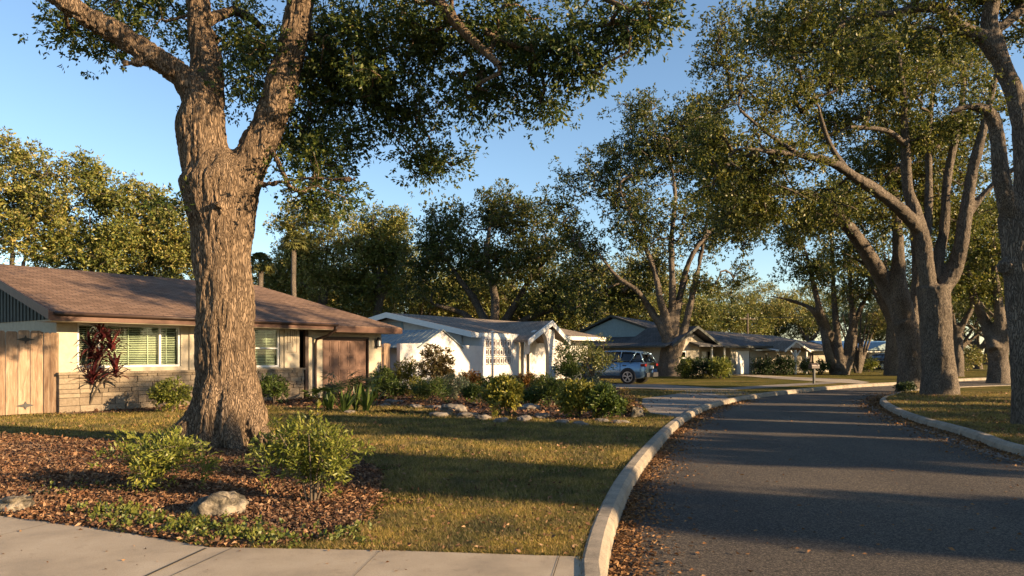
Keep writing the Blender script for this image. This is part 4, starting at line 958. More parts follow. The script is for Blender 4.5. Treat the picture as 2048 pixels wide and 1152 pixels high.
# the big oak in front
base = P(450, 893, 12.7); base.z = 0
t = Tree(11)
pxl(t, [(450,925,12.7,200),(451,893,12.7,172),(455,850,12.7,144),(456,800,12.7,128),(452,718,12.7,115),(449,604,12.7,112),(447,518,12.7,116),(440,432,12.7,139),(437,375,12.7,158),(437,345,12.7,140),(437,318,12.7,104),(437,296,12.7,50)])
pxl(t, [(425,390,12.7,110),(408,300,12.65,98),(402,240,12.6,96),(398,200,12.55,84),(360,152,12.4,60),(304,117,12.2,50),(217,56,12,46),(143,5,11.8,42),(60,-60,11.6,36),(-70,-170,11,24)])
pxl(t, [(404,260,12.8,88),(412,190,13,70),(412,120,13.1,60),(404,50,13.2,56),(395,-20,13.3,52),(385,-130,13.4,42),(420,-290,13.6,26)])
pxl(t, [(455,395,12.7,110),(480,350,12.75,92),(510,300,12.85,76),(540,240,12.95,69),(563,175,13.05,66),(580,109,13.1,62),(590,40,13.2,62),(606,-20,13.3,58),(640,-120,13.5,48),(720,-240,14,36),(850,-340,15,22)])
for a in range(9):
    q = a*2*math.pi/9+.35; R = .62+.1*(a % 3)
    t.limb([base+Vector((math.cos(q)*.34, math.sin(q)*.34, 1.15)), base+Vector((math.cos(q)*.5, math.sin(q)*.5, .55)), base+Vector((math.cos(q)*R, math.sin(q)*R, .16)), base+Vector((math.cos(q)*(R+.5), math.sin(q)*(R+.5), -.14))], [.2,.22,.2,.07])
pxl(t, [(330,133,12.3,22),(280,129,12.1,22),(237,128,12,21)]); pxl(t, [(505,374,12.7,26),(560,366,12.5,20),(620,358,12.3,20),(713,358,12.1,15)]); pxl(t, [(450,440,12.3,24),(437,415,12.1,20),(428,403,12.0,17)])
nf = len(t.paths)
pxl(t, [(604,-10,13.3,40),(700,-50,13,32),(800,-40,12.6,27),(880,5,12.2,24),(935,70,11.9,19),(1000,130,11.6,12)])
pxl(t, [(640,-120,13.5,34),(800,-150,13,27),(980,-110,12,22),(1130,-40,11.4,16),(1260,20,11,9)])
pxl(t, [(590,60,13.2,26),(650,90,13.8,18),(720,180,14.3,13),(800,240,14.5,9)])
pxl(t, [(404,50,13.2,26),(470,20,13.8,18),(530,60,14.3,12)])
bl = [pblob(*b) for b in ((640,60,14,100,110),(640,170,14.2,70,70),(740,60,13.5,120,110),(740,180,13.8,100,90),(860,90,13,120,110),(820,230,13.8,95,70),(870,320,13.6,70,45),
     (1000,60,12.5,120,90),(980,180,12.8,95,75),(1100,110,12,100,80),(1090,205,12.4,55,42),(1210,50,11.5,100,70),(1300,35,11.2,75,50),(1160,150,11.8,70,42),(600,280,14,50,60),(520,110,12.9,38,70),(495,170,12.8,30,40),(660,170,13.9,40,50),(620,240,13.8,60,50),(700,290,13.6,60,45),(650,330,13.2,55,35),(780,150,12.5,90,60),(480,90,14.2,60,120),(470,210,14,45,40),
     (230,95,13.2,100,45),(150,55,12.8,60,40),(330,60,13.6,60,60),(280,10,13.4,110,40),(650,400,13.2,80,26),(600,395,12.6,50,20),(330,190,13.2,50,28))]
T1, O1 = blob_tips(bl, 880, t.rng, 4, .36, .75, .8)
up_ = [(tuple(P(px, py, D)), r) for px, py, D, r in ((250,-150,12.5,(3,3,1.6)),(700,-230,13.5,(4,3.5,1.8)),(1050,-180,12.5,(3,3,1.4)),(450,-330,13.5,(3,3,1.5)),(760,-75,10.8,(1.6,1.2,.55)),(880,-90,10.2,(1.6,1.2,.5)),(650,-60,11.3,(1.2,1,.4)),(960,-230,10,(2,1.5,.9)),(800,-230,10.6,(2,1.5,.8)))]
T2, O2 = blob_tips(up_, 380, t.rng, 9, .36, .6, .6)
tw = np.array([tuple(P(*q)) for q in ((360,408,12.3),(330,415,12.4),(690,395,12.3),(560,330,12.6),(620,320,12.8))]); tw = np.concatenate([tw, tw+t.rng.normal(size=tw.shape)*.12])
T = np.concatenate([T1, T2, tw]); O = np.concatenate([O1, O2, unit(t.rng.normal(size=tw.shape))])
oak = build_tree('oak_tree', 'huge rough barked oak standing on the mulch in front of the ranch house', 'tree', base, t, nf, T, O, None, K=13, rc=(.32,.62), per=7, L=.085, wr=.42, voxel=.02, barkd=.045, fs=9.5, fz=.17, lm='leaf_main', rtip=.006, power=.5, droop=.25, minz=5.0)

# the forked oak on the right verge
base = G(1880, 790); t = Tree(21); d = base.y
pxl(t, [(1880,815,d,84),(1880,788,d,74),(1877,740,d,63),(1873,680,d,57),(1869,620,d,60),(1866,570,d,62)])
pxl(t, [(1862,600,d,34),(1852,540,d,32),(1846,487,d,32),(1832,430,d,27),(1814,369,d,22),(1810,260,d-.5,18),(1806,190,d-1,15),(1790,80,d-1.5,10)])
pxl(t, [(1880,590,d,32),(1905,545,d,32),(1920,500,d-.2,28),(1930,434,d-.4,27),(1944,347,d-.5,23),(1958,290,d-.8,20),(1985,180,d-1,13),(2010,70,d-1,8)])
pxl(t, [(1868,560,d+.2,25),(1880,500,d+.3,22),(1888,455,d+.3,20),(1896,347,d+.5,17),(1918,243,d+.5,13),(1930,130,d+1,8)])
pxl(t, [(1848,500,d+.2,22),(1857,430,d+.4,18),(1857,304,d+.8,14),(1862,217,d+1,11),(1880,90,d+1.5,7)])
pxl(t, [(1838,460,d,28),(1814,430,d-.4,28),(1770,394,d-.8,25),(1727,364,d-1.2,22),(1649,321,d-2,17),(1553,304,d-2.6,12),(1485,298,d-3,7)])
pxl(t, [(1935,430,d-.3,18),(1983,372,d-.6,14),(2040,330,d-1,11)])
nf = len(t.paths)
pxl(t, [(1700,350,d-1.4,13),(1660,290,d-1.6,10),(1640,230,d-2,7)]); pxl(t, [(1812,290,d-.4,13),(1775,262,d-.8,10),(1700,255,d-1.2,7)]); pxl(t, [(1600,310,d-2.3,10),(1540,270,d-2.6,7),(1480,220,d-3,5)])
bl = [pblob(*b) for b in ((1900,110,d,110,80),(1800,80,d-1.5,110,70),(1700,110,d-2,110,80),(1600,150,d-2.5,90,80),(1520,190,d-3,80,70),(1470,110,d-3,60,50),(1545,60,d-2.5,90,50),(1500,290,d-3,95,70),(1600,300,d-2.5,90,60),(1700,230,d-1.5,90,70),(1800,200,d,90,80),
      (1900,260,d+1,90,80),(1990,190,d,80,90),(2030,330,d-1,60,80),(1970,400,d+1,60,60),(1440,330,d-3,60,60),(1650,400,d-1,90,50),(1560,400,d-2,80,45),(1760,320,d+1.5,70,50),(1430,200,d-3,50,50),(1760,10,d-1,200,60),(1500,420,d-2,60,35),(1440,60,d-3,50,40),(1500,20,d-3,70,40),(1420,260,d-3,60,50),(1480,380,d-2,80,50),(1970,300,d+3,90,90),(1860,350,d+3,90,70),(1980,80,d+2,90,80),(1830,150,d-2.5,80,60),(1930,110,d-2.5,70,60),(1960,220,d-2,50,50),(1880,250,d-2,40,40),(1800,60,d-2.5,80,50),(2000,130,d-2.5,50,70))]
bl = [((b[0][0], b[0][1]+(.9 if b[0][0] < 12 else 1.6), b[0][2]), b[1]) for b in bl]
T, O = blob_tips(bl, 1800, t.rng, 31, .36, .6, .5)
build_tree('oak_tree', 'large forked oak nearest the kerb curve on the right verge', 'tree', base, t, nf, T, O, None, K=11, rc=(.42,.75), per=6, L=.125, wr=.45, voxel=.045, barkd=.022, bark='bark_grey', lm='leaf_oak', rtip=.0105, power=.48, minz=4)

# the oak behind it leaning left
base = G(1822, 779); t = Tree(22); d = base.y
pxl(t, [(1823,800,d,66),(1823,778,d,56),(1822,720,d,46),(1817,670,d,44),(1806,640,d,48)])
pxl(t, [(1808,650,d,40),(1795,610,d,38),(1769,565,d,34),(1734,504,d-.5,29),(1690,445,d-1,24),(1623,390,d-2,18),(1540,385,d-2.6,13),(1480,392,d-3,8)])
pxl(t, [(1815,650,d,36),(1803,600,d-.3,36),(1797,560,d-.3,30),(1797,500,d-.3,26),(1793,430,d,21),(1782,330,d,15),(1770,240,d,9)])
pxl(t, [(1822,660,d+.5,26),(1835,560,d+1,22),(1830,450,d+1.5,18),(1850,350,d+2,12)])
nf = len(t.paths)
bl = [pblob(*b) for b in ((1620,440,d-1,70,40),(1540,430,d-2.5,80,50),(1470,440,d-3,60,50),(1700,500,d+1,70,45),(1760,440,d,70,60),(1700,390,d-1,80,50),(1820,400,d+2,90,70),(1780,290,d,90,80),(1500,360,d-3,60,40),(1440,410,d-2,40,40),(1890,430,d+3,80,70))]
T, O = blob_tips(bl, 600, t.rng, 33, .40, .6, .45)
build_tree('oak_tree', 'dark oak leaning left close behind the large forked verge oak', 'tree', base, t, nf, T, O, None, K=10, rc=(.5,.85), per=6, L=.14, wr=.45, voxel=.055, barkd=.025, bark='bark_grey', lm='leaf_oak', rtip=.012, power=.48, minz=4)

# the oak at the right edge of the photo
base = G(2056, 852); t = Tree(23); d = base.y
pxl(t, [(2058,880,d,76),(2058,850,d,66),(2056,780,d,60),(2052,690,d,60),(2045,600,d,60),(2040,500,d,62),(2034,430,d,66)])
pxl(t, [(2040,460,d,50),(2048,380,d,42),(2048,300,d,38),(2036,217,d,36),(2010,143,d,33),(1993,95,d,34),(1978,45,d,32),(1988,0,d,30),(2000,-80,d,26),(1990,-200,d,18)])
pxl(t, [(2030,440,d,46),(2010,380,d-.2,38),(2000,325,d-.3,34),(1990,250,d-.4,30),(1974,222,d-.5,24),(1940,213,d-.6,15),(1900,225,d-.8,8)])
pxl(t, [(1994,110,d,34),(1965,75,d,30),(1914,52,d,26),(1883,18,d,24),(1831,16,d,21),(1792,26,d,18),(1718,30,d,13),(1684,48,d,10),(1655,80,d,6)])
pxl(t, [(1992,60,d+.2,24),(2040,20,d+.4,20),(2100,-60,d+.5,14)])
pxl(t, [(2006,535,d-.1,26),(2020,530,d,40),(2040,540,d,40)])
nf = len(t.paths)
bl = [pblob(*b) for b in ((1700,20,d,110,70),(1600,10,d-.5,90,50),(1820,60,d,110,70),(1950,20,d+1,100,70),(1850,-60,d,200,60),(2080,60,d+.5,100,90),(1650,90,d,70,40),(1760,120,d,60,40),(1930,190,d-.5,60,40),(2020,-60,d,150,60),(2090,260,d+.5,60,90),(1560,60,d,50,40),(2110,-200,d,200,90),(1750,-150,d,200,80))]
T, O = blob_tips(bl, 560, t.rng, 35, .40, .6, .6)
build_tree('oak_tree', 'tall oak at the right edge with a crooked limb reaching over the street', 'tree', base, t, nf, T, O, None, K=10, rc=(.32,.55), per=6, L=.10, wr=.45, voxel=.035, barkd=.02, bark='bark_grey', lm='leaf_oak', rtip=.007, power=.5, minz=4.5)

# many-stemmed oak before the grey house
base = G(1336, 752); t = Tree(24); d = base.y
pxl(t, [(1335,775,d,66),(1336,750,d,52),(1338,715,d,40),(1340,680,d,34)])
for L_ in ([(1332,700,26),(1327,665,22),(1298,615,19),(1273,581,16),(1233,552,12),(1190,500,7)], [(1336,690,26),(1330,640,22),(1320,595,19),(1307,536,17),(1278,467,13),(1240,380,8)], [(1341,690,26),(1343,640,22),(1345,571,19),(1343,480,15),(1350,380,11),(1330,270,7)],
           [(1345,690,24),(1352,640,20),(1367,561,17),(1387,506,15),(1426,457,11),(1471,412,8),(1500,370,5)], [(1346,735,24),(1357,700,24),(1372,645,21),(1389,571,17),(1401,516,13),(1420,400,9)]):
    pxl(t, [(a, b, d + .4*math.sin(i*2+a), w_) for i, (a, b, w_) in enumerate([(a, b, w_*.78) for a, b, w_ in L_])])
nf = len(t.paths)
bl = [pblob(*b) for b in ((1330,290,d,120,90),(1260,270,d,70,60),(1210,330,d,80,70),(1150,350,d,55,45),(1120,400,d,48,50),(1150,460,d,60,50),(1190,510,d,70,55),(1280,400,d,100,80),(1400,300,d,100,90),(1470,380,d,80,70),(1430,470,d,70,60),(1330,480,d,90,50),(1500,470,d,50,60),(1230,580,d,60,35),(1400,220,d,70,45),(1300,210,d,60,40),(1240,215,d,30,25),(1480,550,d,40,40),(1150,560,d,35,30),(1240,590,d,60,28),(1160,600,d,45,25),(1430,560,d-2,50,40),(1300,545,d,60,40),(1380,420,d-3,70,50),(1290,450,d-3,60,50),(1435,230,d,50,55),(1460,310,d,60,60),(1530,350,d,60,60),(1520,440,d,50,50))]
bl = [((b[0][0], b[0][1]+1.5, b[0][2]), b[1]) for b in bl]
T, O = blob_tips(bl, 1150, t.rng, 41, .35, .6, .28)
build_tree('oak_tree', 'many stemmed oak beside the parked car before the grey house', 'tree', base, t, nf, T, O, None, K=11, rc=(.6,1.05), per=6, L=.2, wr=.5, voxel=.08, barkd=.03, bark='bark_grey', lm='leaf_dark', rtip=.018, power=.47, minz=4)

# dark spreading oak behind the white house
base = Vector((P(985,0,62).x, 62, 0)); t = Tree(25); d = 62
pxl(t, [(985,760,d,44),(985,700,d,34),(985,660,d,32)])
for L_ in ([(985,680,24),(960,620,18),(920,560,12),(880,500,8)], [(985,680,24),(990,600,18),(975,520,13),(980,440,8)], [(988,680,22),(1030,610,16),(1060,560,12),(1100,510,8)], [(990,675,22),(1050,640,15),(1100,620,11),(1150,600,7)], [(980,680,20),(930,630,14),(870,610,9)]):
    pxl(t, [(a, b, d + .8*math.sin(i*1.7+a), w_) for i, (a, b, w_) in enumerate(L_)])
nf = len(t.paths)
bl = [pblob(*b) for b in ((985,425,d,70,45),(900,450,d,60,45),(860,500,d,60,50),(930,510,d,80,60),(1040,450,d,70,50),(1090,500,d,70,60),(1020,530,d,80,50),(1130,570,d,55,40),(1160,620,d,50,28),(840,560,d,55,50),(910,580,d,60,35),(1090,600,d,60,35),(860,430,d,25,22),(1010,390,d,28,20))]
T, O = blob_tips(bl, 700, t.rng, 43, .33, .55, .25)
build_tree('oak_tree', 'dark spreading oak rising behind the white house roof', 'tree', base, t, nf, T, O, None, K=11, rc=(.7,1.2), per=6, L=.24, wr=.5, voxel=.12, barkd=.03, bark='bark_grey', lm='leaf_dark', rtip=.02, power=.47, minz=3)

# oak clump near the mailbox
base = G(1683, 749); t = Tree(26); d = base.y
pxl(t, [(1680,765,d,44),(1680,748,d,36),(1680,735,d,32)])
for L_ in ([(1668,745,20),(1655,700,18),(1645,655,15),(1625,620,11),(1590,603,8),(1540,592,5)], [(1672,740,20),(1665,690,17),(1640,620,14),(1625,560,11),(1610,500,7)], [(1682,740,18),(1676,680,15),(1668,600,12),(1665,520,9),(1660,440,6)], [(1688,745,18),(1695,690,15),(1705,640,13),(1700,560,10),(1700,470,6)], [(1690,748,18),(1704,700,16),(1712,640,13),(1735,590,9),(1760,555,6)]):
    pxl(t, [(a, b, d + .5*math.sin(i*2+a), w_) for i, (a, b, w_) in enumerate(L_)])
nf = len(t.paths)
bl = [pblob(*b) for b in ((1650,440,d,55,45),(1600,480,d,50,45),(1690,470,d,50,50),(1640,540,d,50,35),(1740,530,d,35,45),(1580,540,d,40,28),(1715,580,d,35,30),(1670,390,d,45,30),(1750,470,d,30,40))]
T, O = blob_tips(bl, 360, t.rng, 45, .40, .55, .3)
build_tree('oak_tree', 'slender many stemmed oak behind the mailbox and before the porch house', 'tree', base, t, nf, T, O, None, K=9, rc=(.6,1.0), per=6, L=.2, wr=.5, voxel=.09, barkd=.025, bark='bark_grey', lm='leaf_oak', rtip=.018, power=.47, minz=4)

# crepe myrtle with thin fanned stems
base = G(1716, 746); t = Tree(27); d = base.y
for a in range(8):
    x = (a-3.5)*13; pxl(t, [(1716+a-4,748,d,7),(1716+x*.45,690,d+.3*math.sin(a),5),(1716+x,625,d+.6*math.sin(a*2),3)])
bl = [pblob(*b) for b in ((1716,625,d,52,38),(1690,650,d,35,28),(1745,640,d,35,32),(1712,590,d,35,20))]
T, O = blob_tips(bl, 120, t.rng, 47, .42, .5, .4)
build_tree('crepe_myrtle', 'golden leaved crepe myrtle with thin fanned stems beside the slender oak', 'tree', base, t, 8, T, O, None, K=6, rc=(.4,.7), per=5, L=.14, wr=.5, voxel=.05, barkd=.008, bark='bark_grey', lm='leaf_gold', rtip=.012, power=.4, minz=1.5)

# sunlit trees behind the ranch house
def wild(px, D, blobs, lm, label, seed, n, L=.2, trunkw=22, low=620, stems=5, gate=.4, name='tree'):
    t = Tree(seed); base = Vector((P(px,0,D).x, D, 0)); rng = t.rng
    yb = HOR + CAMH*FPX/D
    pxl(t, [(px,yb+8,D,trunkw*1.3),(px,yb-10,D,trunkw*1.1),(px,(yb+low)/2,D,trunkw),(px,low,D,trunkw*.9)])
    bs = sorted(blobs, key=lambda b: b[1])[:stems]
    for b in bs:
        x1 = b[0]; y1 = b[1]; pxl(t, [(px,low+15,D,trunkw*.6),(px*.5+x1*.5,(low*.5+y1*.5)+6,D+rng.normal()*.5,trunkw*.38),(x1,y1+10,D+rng.normal()*.6,trunkw*.16)])
    T, O = blob_tips([pblob(b[0],b[1],D+(b[4] if len(b) > 4 else 0),b[2],b[3]) for b in blobs], n, rng, seed, gate-.06, .6, .32)
    return build_tree(name, label, 'tree', base, t, len(t.paths), T, O, None, K=15, rc=(.6,1.05), per=6, L=L, wr=.45, voxel=.12, barkd=.03, bark='bark_grey', lm=lm, rtip=.016, power=.47, minz=3)
wild(20, 42, [(30,300,55,40),(90,345,60,45),(30,390,90,60),(110,420,80,55),(40,470,90,50),(-60,400,90,90),(-80,300,70,60)], 'leaf_gold', 'golden sunlit tree at the far left behind the ranch house', 51, 330)
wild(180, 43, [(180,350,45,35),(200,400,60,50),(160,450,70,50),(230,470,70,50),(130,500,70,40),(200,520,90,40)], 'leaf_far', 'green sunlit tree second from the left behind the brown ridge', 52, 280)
wild(300, 44, [(290,390,35,30),(310,430,55,45),(280,480,60,45),(350,470,45,40),(340,520,60,40),(380,500,40,40),(420,520,50,50)], 'leaf_gold', 'golden tree just left of the huge oak trunk behind the roof', 53, 280)
wild(640, 66, [(610,430,45,35),(660,440,50,40),(600,490,50,45),(560,460,35,35),(680,500,60,50),(620,560,70,50),(570,590,50,45),(540,560,40,50),(610,520,60,60)], 'leaf_gold', 'golden tree right of the huge oak trunk behind the garage roof', 54, 460, L=.24)
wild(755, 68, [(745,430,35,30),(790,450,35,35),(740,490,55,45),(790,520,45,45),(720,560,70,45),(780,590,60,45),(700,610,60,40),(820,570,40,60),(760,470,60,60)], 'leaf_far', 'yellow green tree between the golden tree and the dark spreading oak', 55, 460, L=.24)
cabbage_palm('cabbage_palm', 'cabbage palm with bare trunk above the garage roof', 588, 56, 470, 487, 62, 61)
cabbage_palm('cabbage_palm', 'lower cabbage palm peeping out right beside the huge oak trunk', 522, 58, 510, 527, 58, 62)

# rows of background trees: three kinds built once, then copied
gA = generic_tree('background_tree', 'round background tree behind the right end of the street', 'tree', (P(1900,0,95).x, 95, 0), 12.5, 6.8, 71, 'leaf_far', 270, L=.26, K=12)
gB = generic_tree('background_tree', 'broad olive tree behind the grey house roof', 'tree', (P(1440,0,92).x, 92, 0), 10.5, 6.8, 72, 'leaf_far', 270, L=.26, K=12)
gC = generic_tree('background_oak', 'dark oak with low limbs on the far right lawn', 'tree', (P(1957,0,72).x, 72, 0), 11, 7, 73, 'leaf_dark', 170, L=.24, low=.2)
GR = 'trees beyond the houses'
for o in (gA, gB): o['group'] = GR
rg = random.Random(3)
spots = [(545,96,'gap beside the huge oak'),(840,92,'dark spreading oak at its left'),(1000,100,'arched entry roof'),(1120,98,'white house right end'),(1205,95,'blue siding gable'),(1290,104,'many stemmed oak stems'),(1370,98,'grey house ridge'),
         (1500,96,'utility pole'),(1560,108,'porch house ridge'),(1620,100,'small timber porch'),(1690,106,'slender oak stems'),(1760,112,'golden crepe myrtle'),(1830,110,'blue roofed house'),(1975,100,'far right lawn'),(2060,95,'right edge oak'),(2150,90,'right frame edge'),(-60,70,'left frame edge'),(330,80,'brown ridge by the trunk'),(1330,82,'driveway car'),(565,80,'garage roof palms'),(700,84,'trees above the garage'),(835,80,'bronze shrub and courtyard gable'),(930,86,'white roof left slope'),(1085,80,'entry arch peak'),(1165,84,'thin weeping tree'),(1250,88,'blue siding gable right slope'),(1010,92,'white lamp post')]
for i, (px, D, what) in enumerate(spots):
    src = gA if i % 2 else gB; kind = 'pale' if i % 3 else 'olive'
    sc = rg.uniform(.8, 1.05) * (1.0 if 1100 < px < 1900 and i < 19 else 1.2)
    copy_thing(src, (P(px,0,D).x, D, 0), rg.uniform(0, 6.28), sc, f'{kind} far tree seen behind the {what}', GR, {'crown': M['leaf_gold']} if i % 3 == 1 else None)
for i, (x, y, s, lab) in enumerate(((P(2010,0,58).x,58,1.05,'broad dark oak behind the right verge lawn'),(P(2110,0,66).x,66,1.2,'dark oak beyond the right frame edge'),(P(1915,0,62).x,62,.95,'dark oak between the verge oak and the far lawn'),(P(2080,0,48).x,48,1.1,'dark tree crown behind the right edge oak'))):
    copy_thing(gC, (x, y, 0), i*2.1, s, lab, 'dark oaks on the right')
# oak on the far side of the verge
base = G(1997, 762); t = Tree(28); d = base.y
pxl(t, [(1997,780,d,54),(1997,762,d,44),(1996,720,d,35),(1996,690,d,40)])
for L_ in ([(1990,700,26),(1972,650,22),(1950,600,17),(1935,540,12),(1920,470,7)], [(1998,700,26),(2000,640,22),(1992,570,16),(1985,480,10)], [(2004,700,26),(2020,650,22),(2045,600,16),(2060,520,10)]):
    pxl(t, [(a, b, d + .4*math.sin(i*2+a), w_) for i, (a, b, w_) in enumerate(L_)])
nf = len(t.paths); bl = [pblob(*b) for b in ((1980,500,d,80,60),(1930,470,d,60,50),(2050,480,d,70,70),(1950,570,d,60,35),(2030,570,d,50,40),(1990,420,d,80,50),(1905,550,d,30,40))]
T, O = blob_tips(bl, 300, t.rng, 48, .38, .55, .35)
build_tree('oak_tree', 'three limbed oak standing on the far right lawn past the verge oak', 'tree', base, t, nf, T, O, None, K=10, rc=(.6,1.0), per=6, L=.18, wr=.5, voxel=.08, barkd=.03, bark='bark_grey', lm='leaf_oak', rtip=.016, minz=3.5)
# slim trunk seen between the two verge oaks and its neighbour
gT = generic_tree('oak_tree', 'slim dark oak across the street left of the verge oaks', 'tree', G(1786, 751), 13, 6.5, 74, 'leaf_oak', 190, L=.2, low=.32, r0=.5)
copy_thing(gT, G(1914, 753), 1.7, .8, 'short oak seen just right of the forked verge oak trunk', mats={'crown': M['leaf_dark']})
# row of small trees along the far side of the verge, right of the view: unseen, sized and spaced to lay shadow bands on street and lawn
gS = generic_tree('shade_tree', 'unseen small dense tree placed for its shadow right of the view', 'tree', (28, -2.6, 0), 8, 3.0, 75, 'leaf_dark', 230, L=.22, low=.22, r0=.2, K=15)
gS['group'] = 'row of small trees outside the view'; gS.scale = (1, .5, 1.3)
for i, (x, y, sy, sz) in enumerate(((28.5,3.1,.75,1.3),(28,7.7,.45,.95),(29,11,.6,.95),(28,14.3,.35,1.1),(29,17.6,.4,1.12),(28,20.6,.28,1.1),(28.5,25.6,.6,1.13),(27.5,-9.3,.45,1.25))):
    copy_thing(gS, (x, y, 0), 0, (1, sy, sz), 'unseen small dense tree placed for its shadow right of the view', 'row of small trees outside the view')

copy_thing(gS, (14, -3.3, 0), .3, (.6, .22, .95), 'unseen small dense tree placed for its shadow right of the view', 'row of small trees outside the view')  # added out of view to shade the sidewalk corner
gH = generic_tree('shade_oak', 'unseen tall high crowned oak placed to shade the ranch roof', 'tree', (20, 12.0, 0), 15.5, 5, 76, 'leaf_oak', 110, L=.18, low=.5, r0=.3, K=8)  # unseen oaks, put here so their crowns streak the ranch roof with shade
gH['group'] = 'tall street oaks outside the view'
copy_thing(gH, (25.5, 15.5, 0), 2.0, 1.05, 'unseen tall high crowned oak placed to shade the ranch roof', 'tall street oaks outside the view')

# ================================================================ planting
shrub('shrub', 'lime green wild shrub left of the huge oak foot on the mulch', 312, 980, 218, 122, .07, 'leaf_lime', 101, 120, 5, 6, .28, rcs=(.10,.17), sparse=True)
shrub('shrub', 'taller airy lime shrub right of the huge oak foot', 622, 1008, 250, 175, .068, 'leaf_lime', 102, 150, 5, 6, .28, form='tall', rcs=(.09,.16), sparse=True, stem=.010)
def shoot(name, label, px, py, topy, seed):
    base = G(px, py); D = base.y; H = (py-topy)*D/FPX; root = thing(name, label, 'plant', base); rng = np.random.default_rng(seed)
    MB().tube([(0,0,0),(.03,0,H*.5),(-.02,.02,H)], [.012,.008,.004], 6).build('stem', M['twig'], root, True)
    c = np.column_stack([rng.normal(size=70)*.03, rng.normal(size=70)*.03, H*rng.uniform(.55,1,70)]); dd = rng.normal(size=(70,3)); dd[:,2] = np.abs(dd[:,2])*.7+.15
    V, F = leaf_geo(c, dd, .085, .28, rng); link('foliage', npmesh('foliage', V, F), M['leaf_yel'], root)
shoot('sapling', 'thin pale shoot rising above the airy lime shrub', 636, 985, 808, 7)
shoot('sapling', 'short pale shoot at the left edge of the airy lime shrub', 556, 960, 838, 8)
shrub('shrub', 'bright green shrub against the stone base left of the oak trunk', 342, 825, 72, 66, .09, 'leaf_lime', 103, 73, 7, 5, .45)
shrub('shrub', 'dark green shrub at the stone base right of the oak trunk', 548, 808, 71, 55, .09, 'leaf_green', 104, 64, 7, 5, .45)
shrub('shrub', 'round green shrub before the right garage wall', 765, 797, 59, 61, .10, 'leaf_green', 105, 64, 7, 5, .4)
shrub('shrub', 'loose yellow green shrub by the white courtyard wall', 812, 788, 69, 74, .11, 'leaf_yel', 106, 70, 6, 5, .35, form='tall')
shrub('shrub', 'tall bronze shrub before the peaked courtyard wall', 872, 790, 78, 103, .11, 'leaf_bronze', 107, 96, 8, 5, .4, form='tall')
shrub('shrub', 'dark ferny shrub low in the bed below the bronze shrub', 862, 808, 82, 50, .09, 'leaf_green', 108, 76, 8, 6, .22)
shrub('shrub', 'grey green shrub in the bed right of the ferny shrub', 910, 800, 66, 55, .08, 'leaf_blue', 109, 70, 8, 5, .3)
shrub('shrub', 'blue grey shrub against the sunlit courtyard wall', 922, 770, 48, 44, .09, 'leaf_blue', 110, 54, 7, 5, .35)
shrub('shrub', 'orange tinted croton shrub beside the blue grey shrub', 938, 786, 57, 44, .10, 'leaf_rust', 111, 54, 7, 5, .4)
shrub('shrub', 'mid green shrub left of the white lamp post', 968, 786, 48, 36, .09, 'leaf_green', 112, 48, 7, 5, .4)
shrub('hedge', 'low clipped hedge in front of the breeze block screen', 1005, 768, 112, 17, .07, 'leaf_hedge', 113, 130, 9, 5, .5, cat='hedge', form='hedge', rcs=(.12,.18))
shrub('shrub', 'small round shrub standing against the breeze block screen', 1013, 757, 23, 32, .07, 'leaf_blue', 114, 35, 8, 5, .4)
shrub('shrub', 'thin shrub at the left foot of the breeze block screen', 973, 756, 13, 27, .07, 'leaf_green', 131, 14, 7, 5, .4)
shrub('shrub', 'glossy yellow green shrub in the middle of the rock edging', 1012, 833, 84, 78, .11, 'leaf_yel', 115, 99, 8, 6, .42)
shrub('shrub', 'reddish shrub before the arched entry', 1050, 784, 52, 42, .09, 'leaf_rust', 116, 54, 7, 5, .4)
shrub('shrub', 'green shrub on a short stem right of the entry arch', 1099, 814, 52, 63, .09, 'leaf_green', 117, 64, 8, 5, .3)
shrub('shrub', 'bushy yellow green shrub at the right end of the bed', 1158, 836, 78, 74, .11, 'leaf_yel', 118, 89, 8, 6, .4)
shrub('shrub', 'bushy green shrub beside the brown twiggy one at the bed end', 1207, 838, 74, 66, .10, 'leaf_green', 119, 86, 8, 6, .4)
shrub('shrub', 'brown twiggy shrub next to the boulder at the path', 1249, 832, 46, 50, .07, 'leaf_bronze', 120, 57, 5, 4, .4, sparse=True)
shrub('small_tree', 'thin weeping tree hanging over the white house corner', 1190, 783, 100, 112, .15, 'leaf_far', 121, 70, 8, 6, .2, cat='tree', form='tall', sparse=True, stem=.025, rcs=(.18,.3))
shrub('shrub', 'drooping bamboo like shrub between the arch and the thin tree', 1133, 784, 52, 101, .16, 'leaf_green', 122, 83, 8, 6, .16, form='tall', rcs=(.2,.3))
shrub('hedge', 'dark hedge below the windows of the grey house', 1412, 757, 100, 38, .11, 'leaf_hedge', 123, 170, 9, 5, .5, cat='hedge', form='hedge', rcs=(.25,.35))
shrub('shrub', 'bright green shrub in the left part of the grey house hedge', 1369, 757, 32, 42, .13, 'leaf_lime', 124, 48, 7, 5, .45, rcs=(.2,.3))
shrub('shrub', 'bright green shrub at the right end of the grey house hedge', 1440, 758, 46, 42, .13, 'leaf_lime', 125, 64, 7, 5, .45, rcs=(.2,.3))
shrub('hedge', 'dark block hedge left of the small timber porch', 1548, 750, 78, 33, .12, 'leaf_hedge', 126, 170, 9, 5, .5, cat='hedge', form='hedge', rcs=(.25,.35))
shrub('shrub', 'dark rounded shrub right of the small timber porch', 1614, 750, 25, 29, .12, 'leaf_hedge', 127, 41, 8, 5, .5, rcs=(.2,.3))
shrub('shrub', 'second dark shrub by the wall behind the mailbox', 1643, 750, 27, 31, .12, 'leaf_hedge', 128, 41, 8, 5, .5, rcs=(.2,.3))
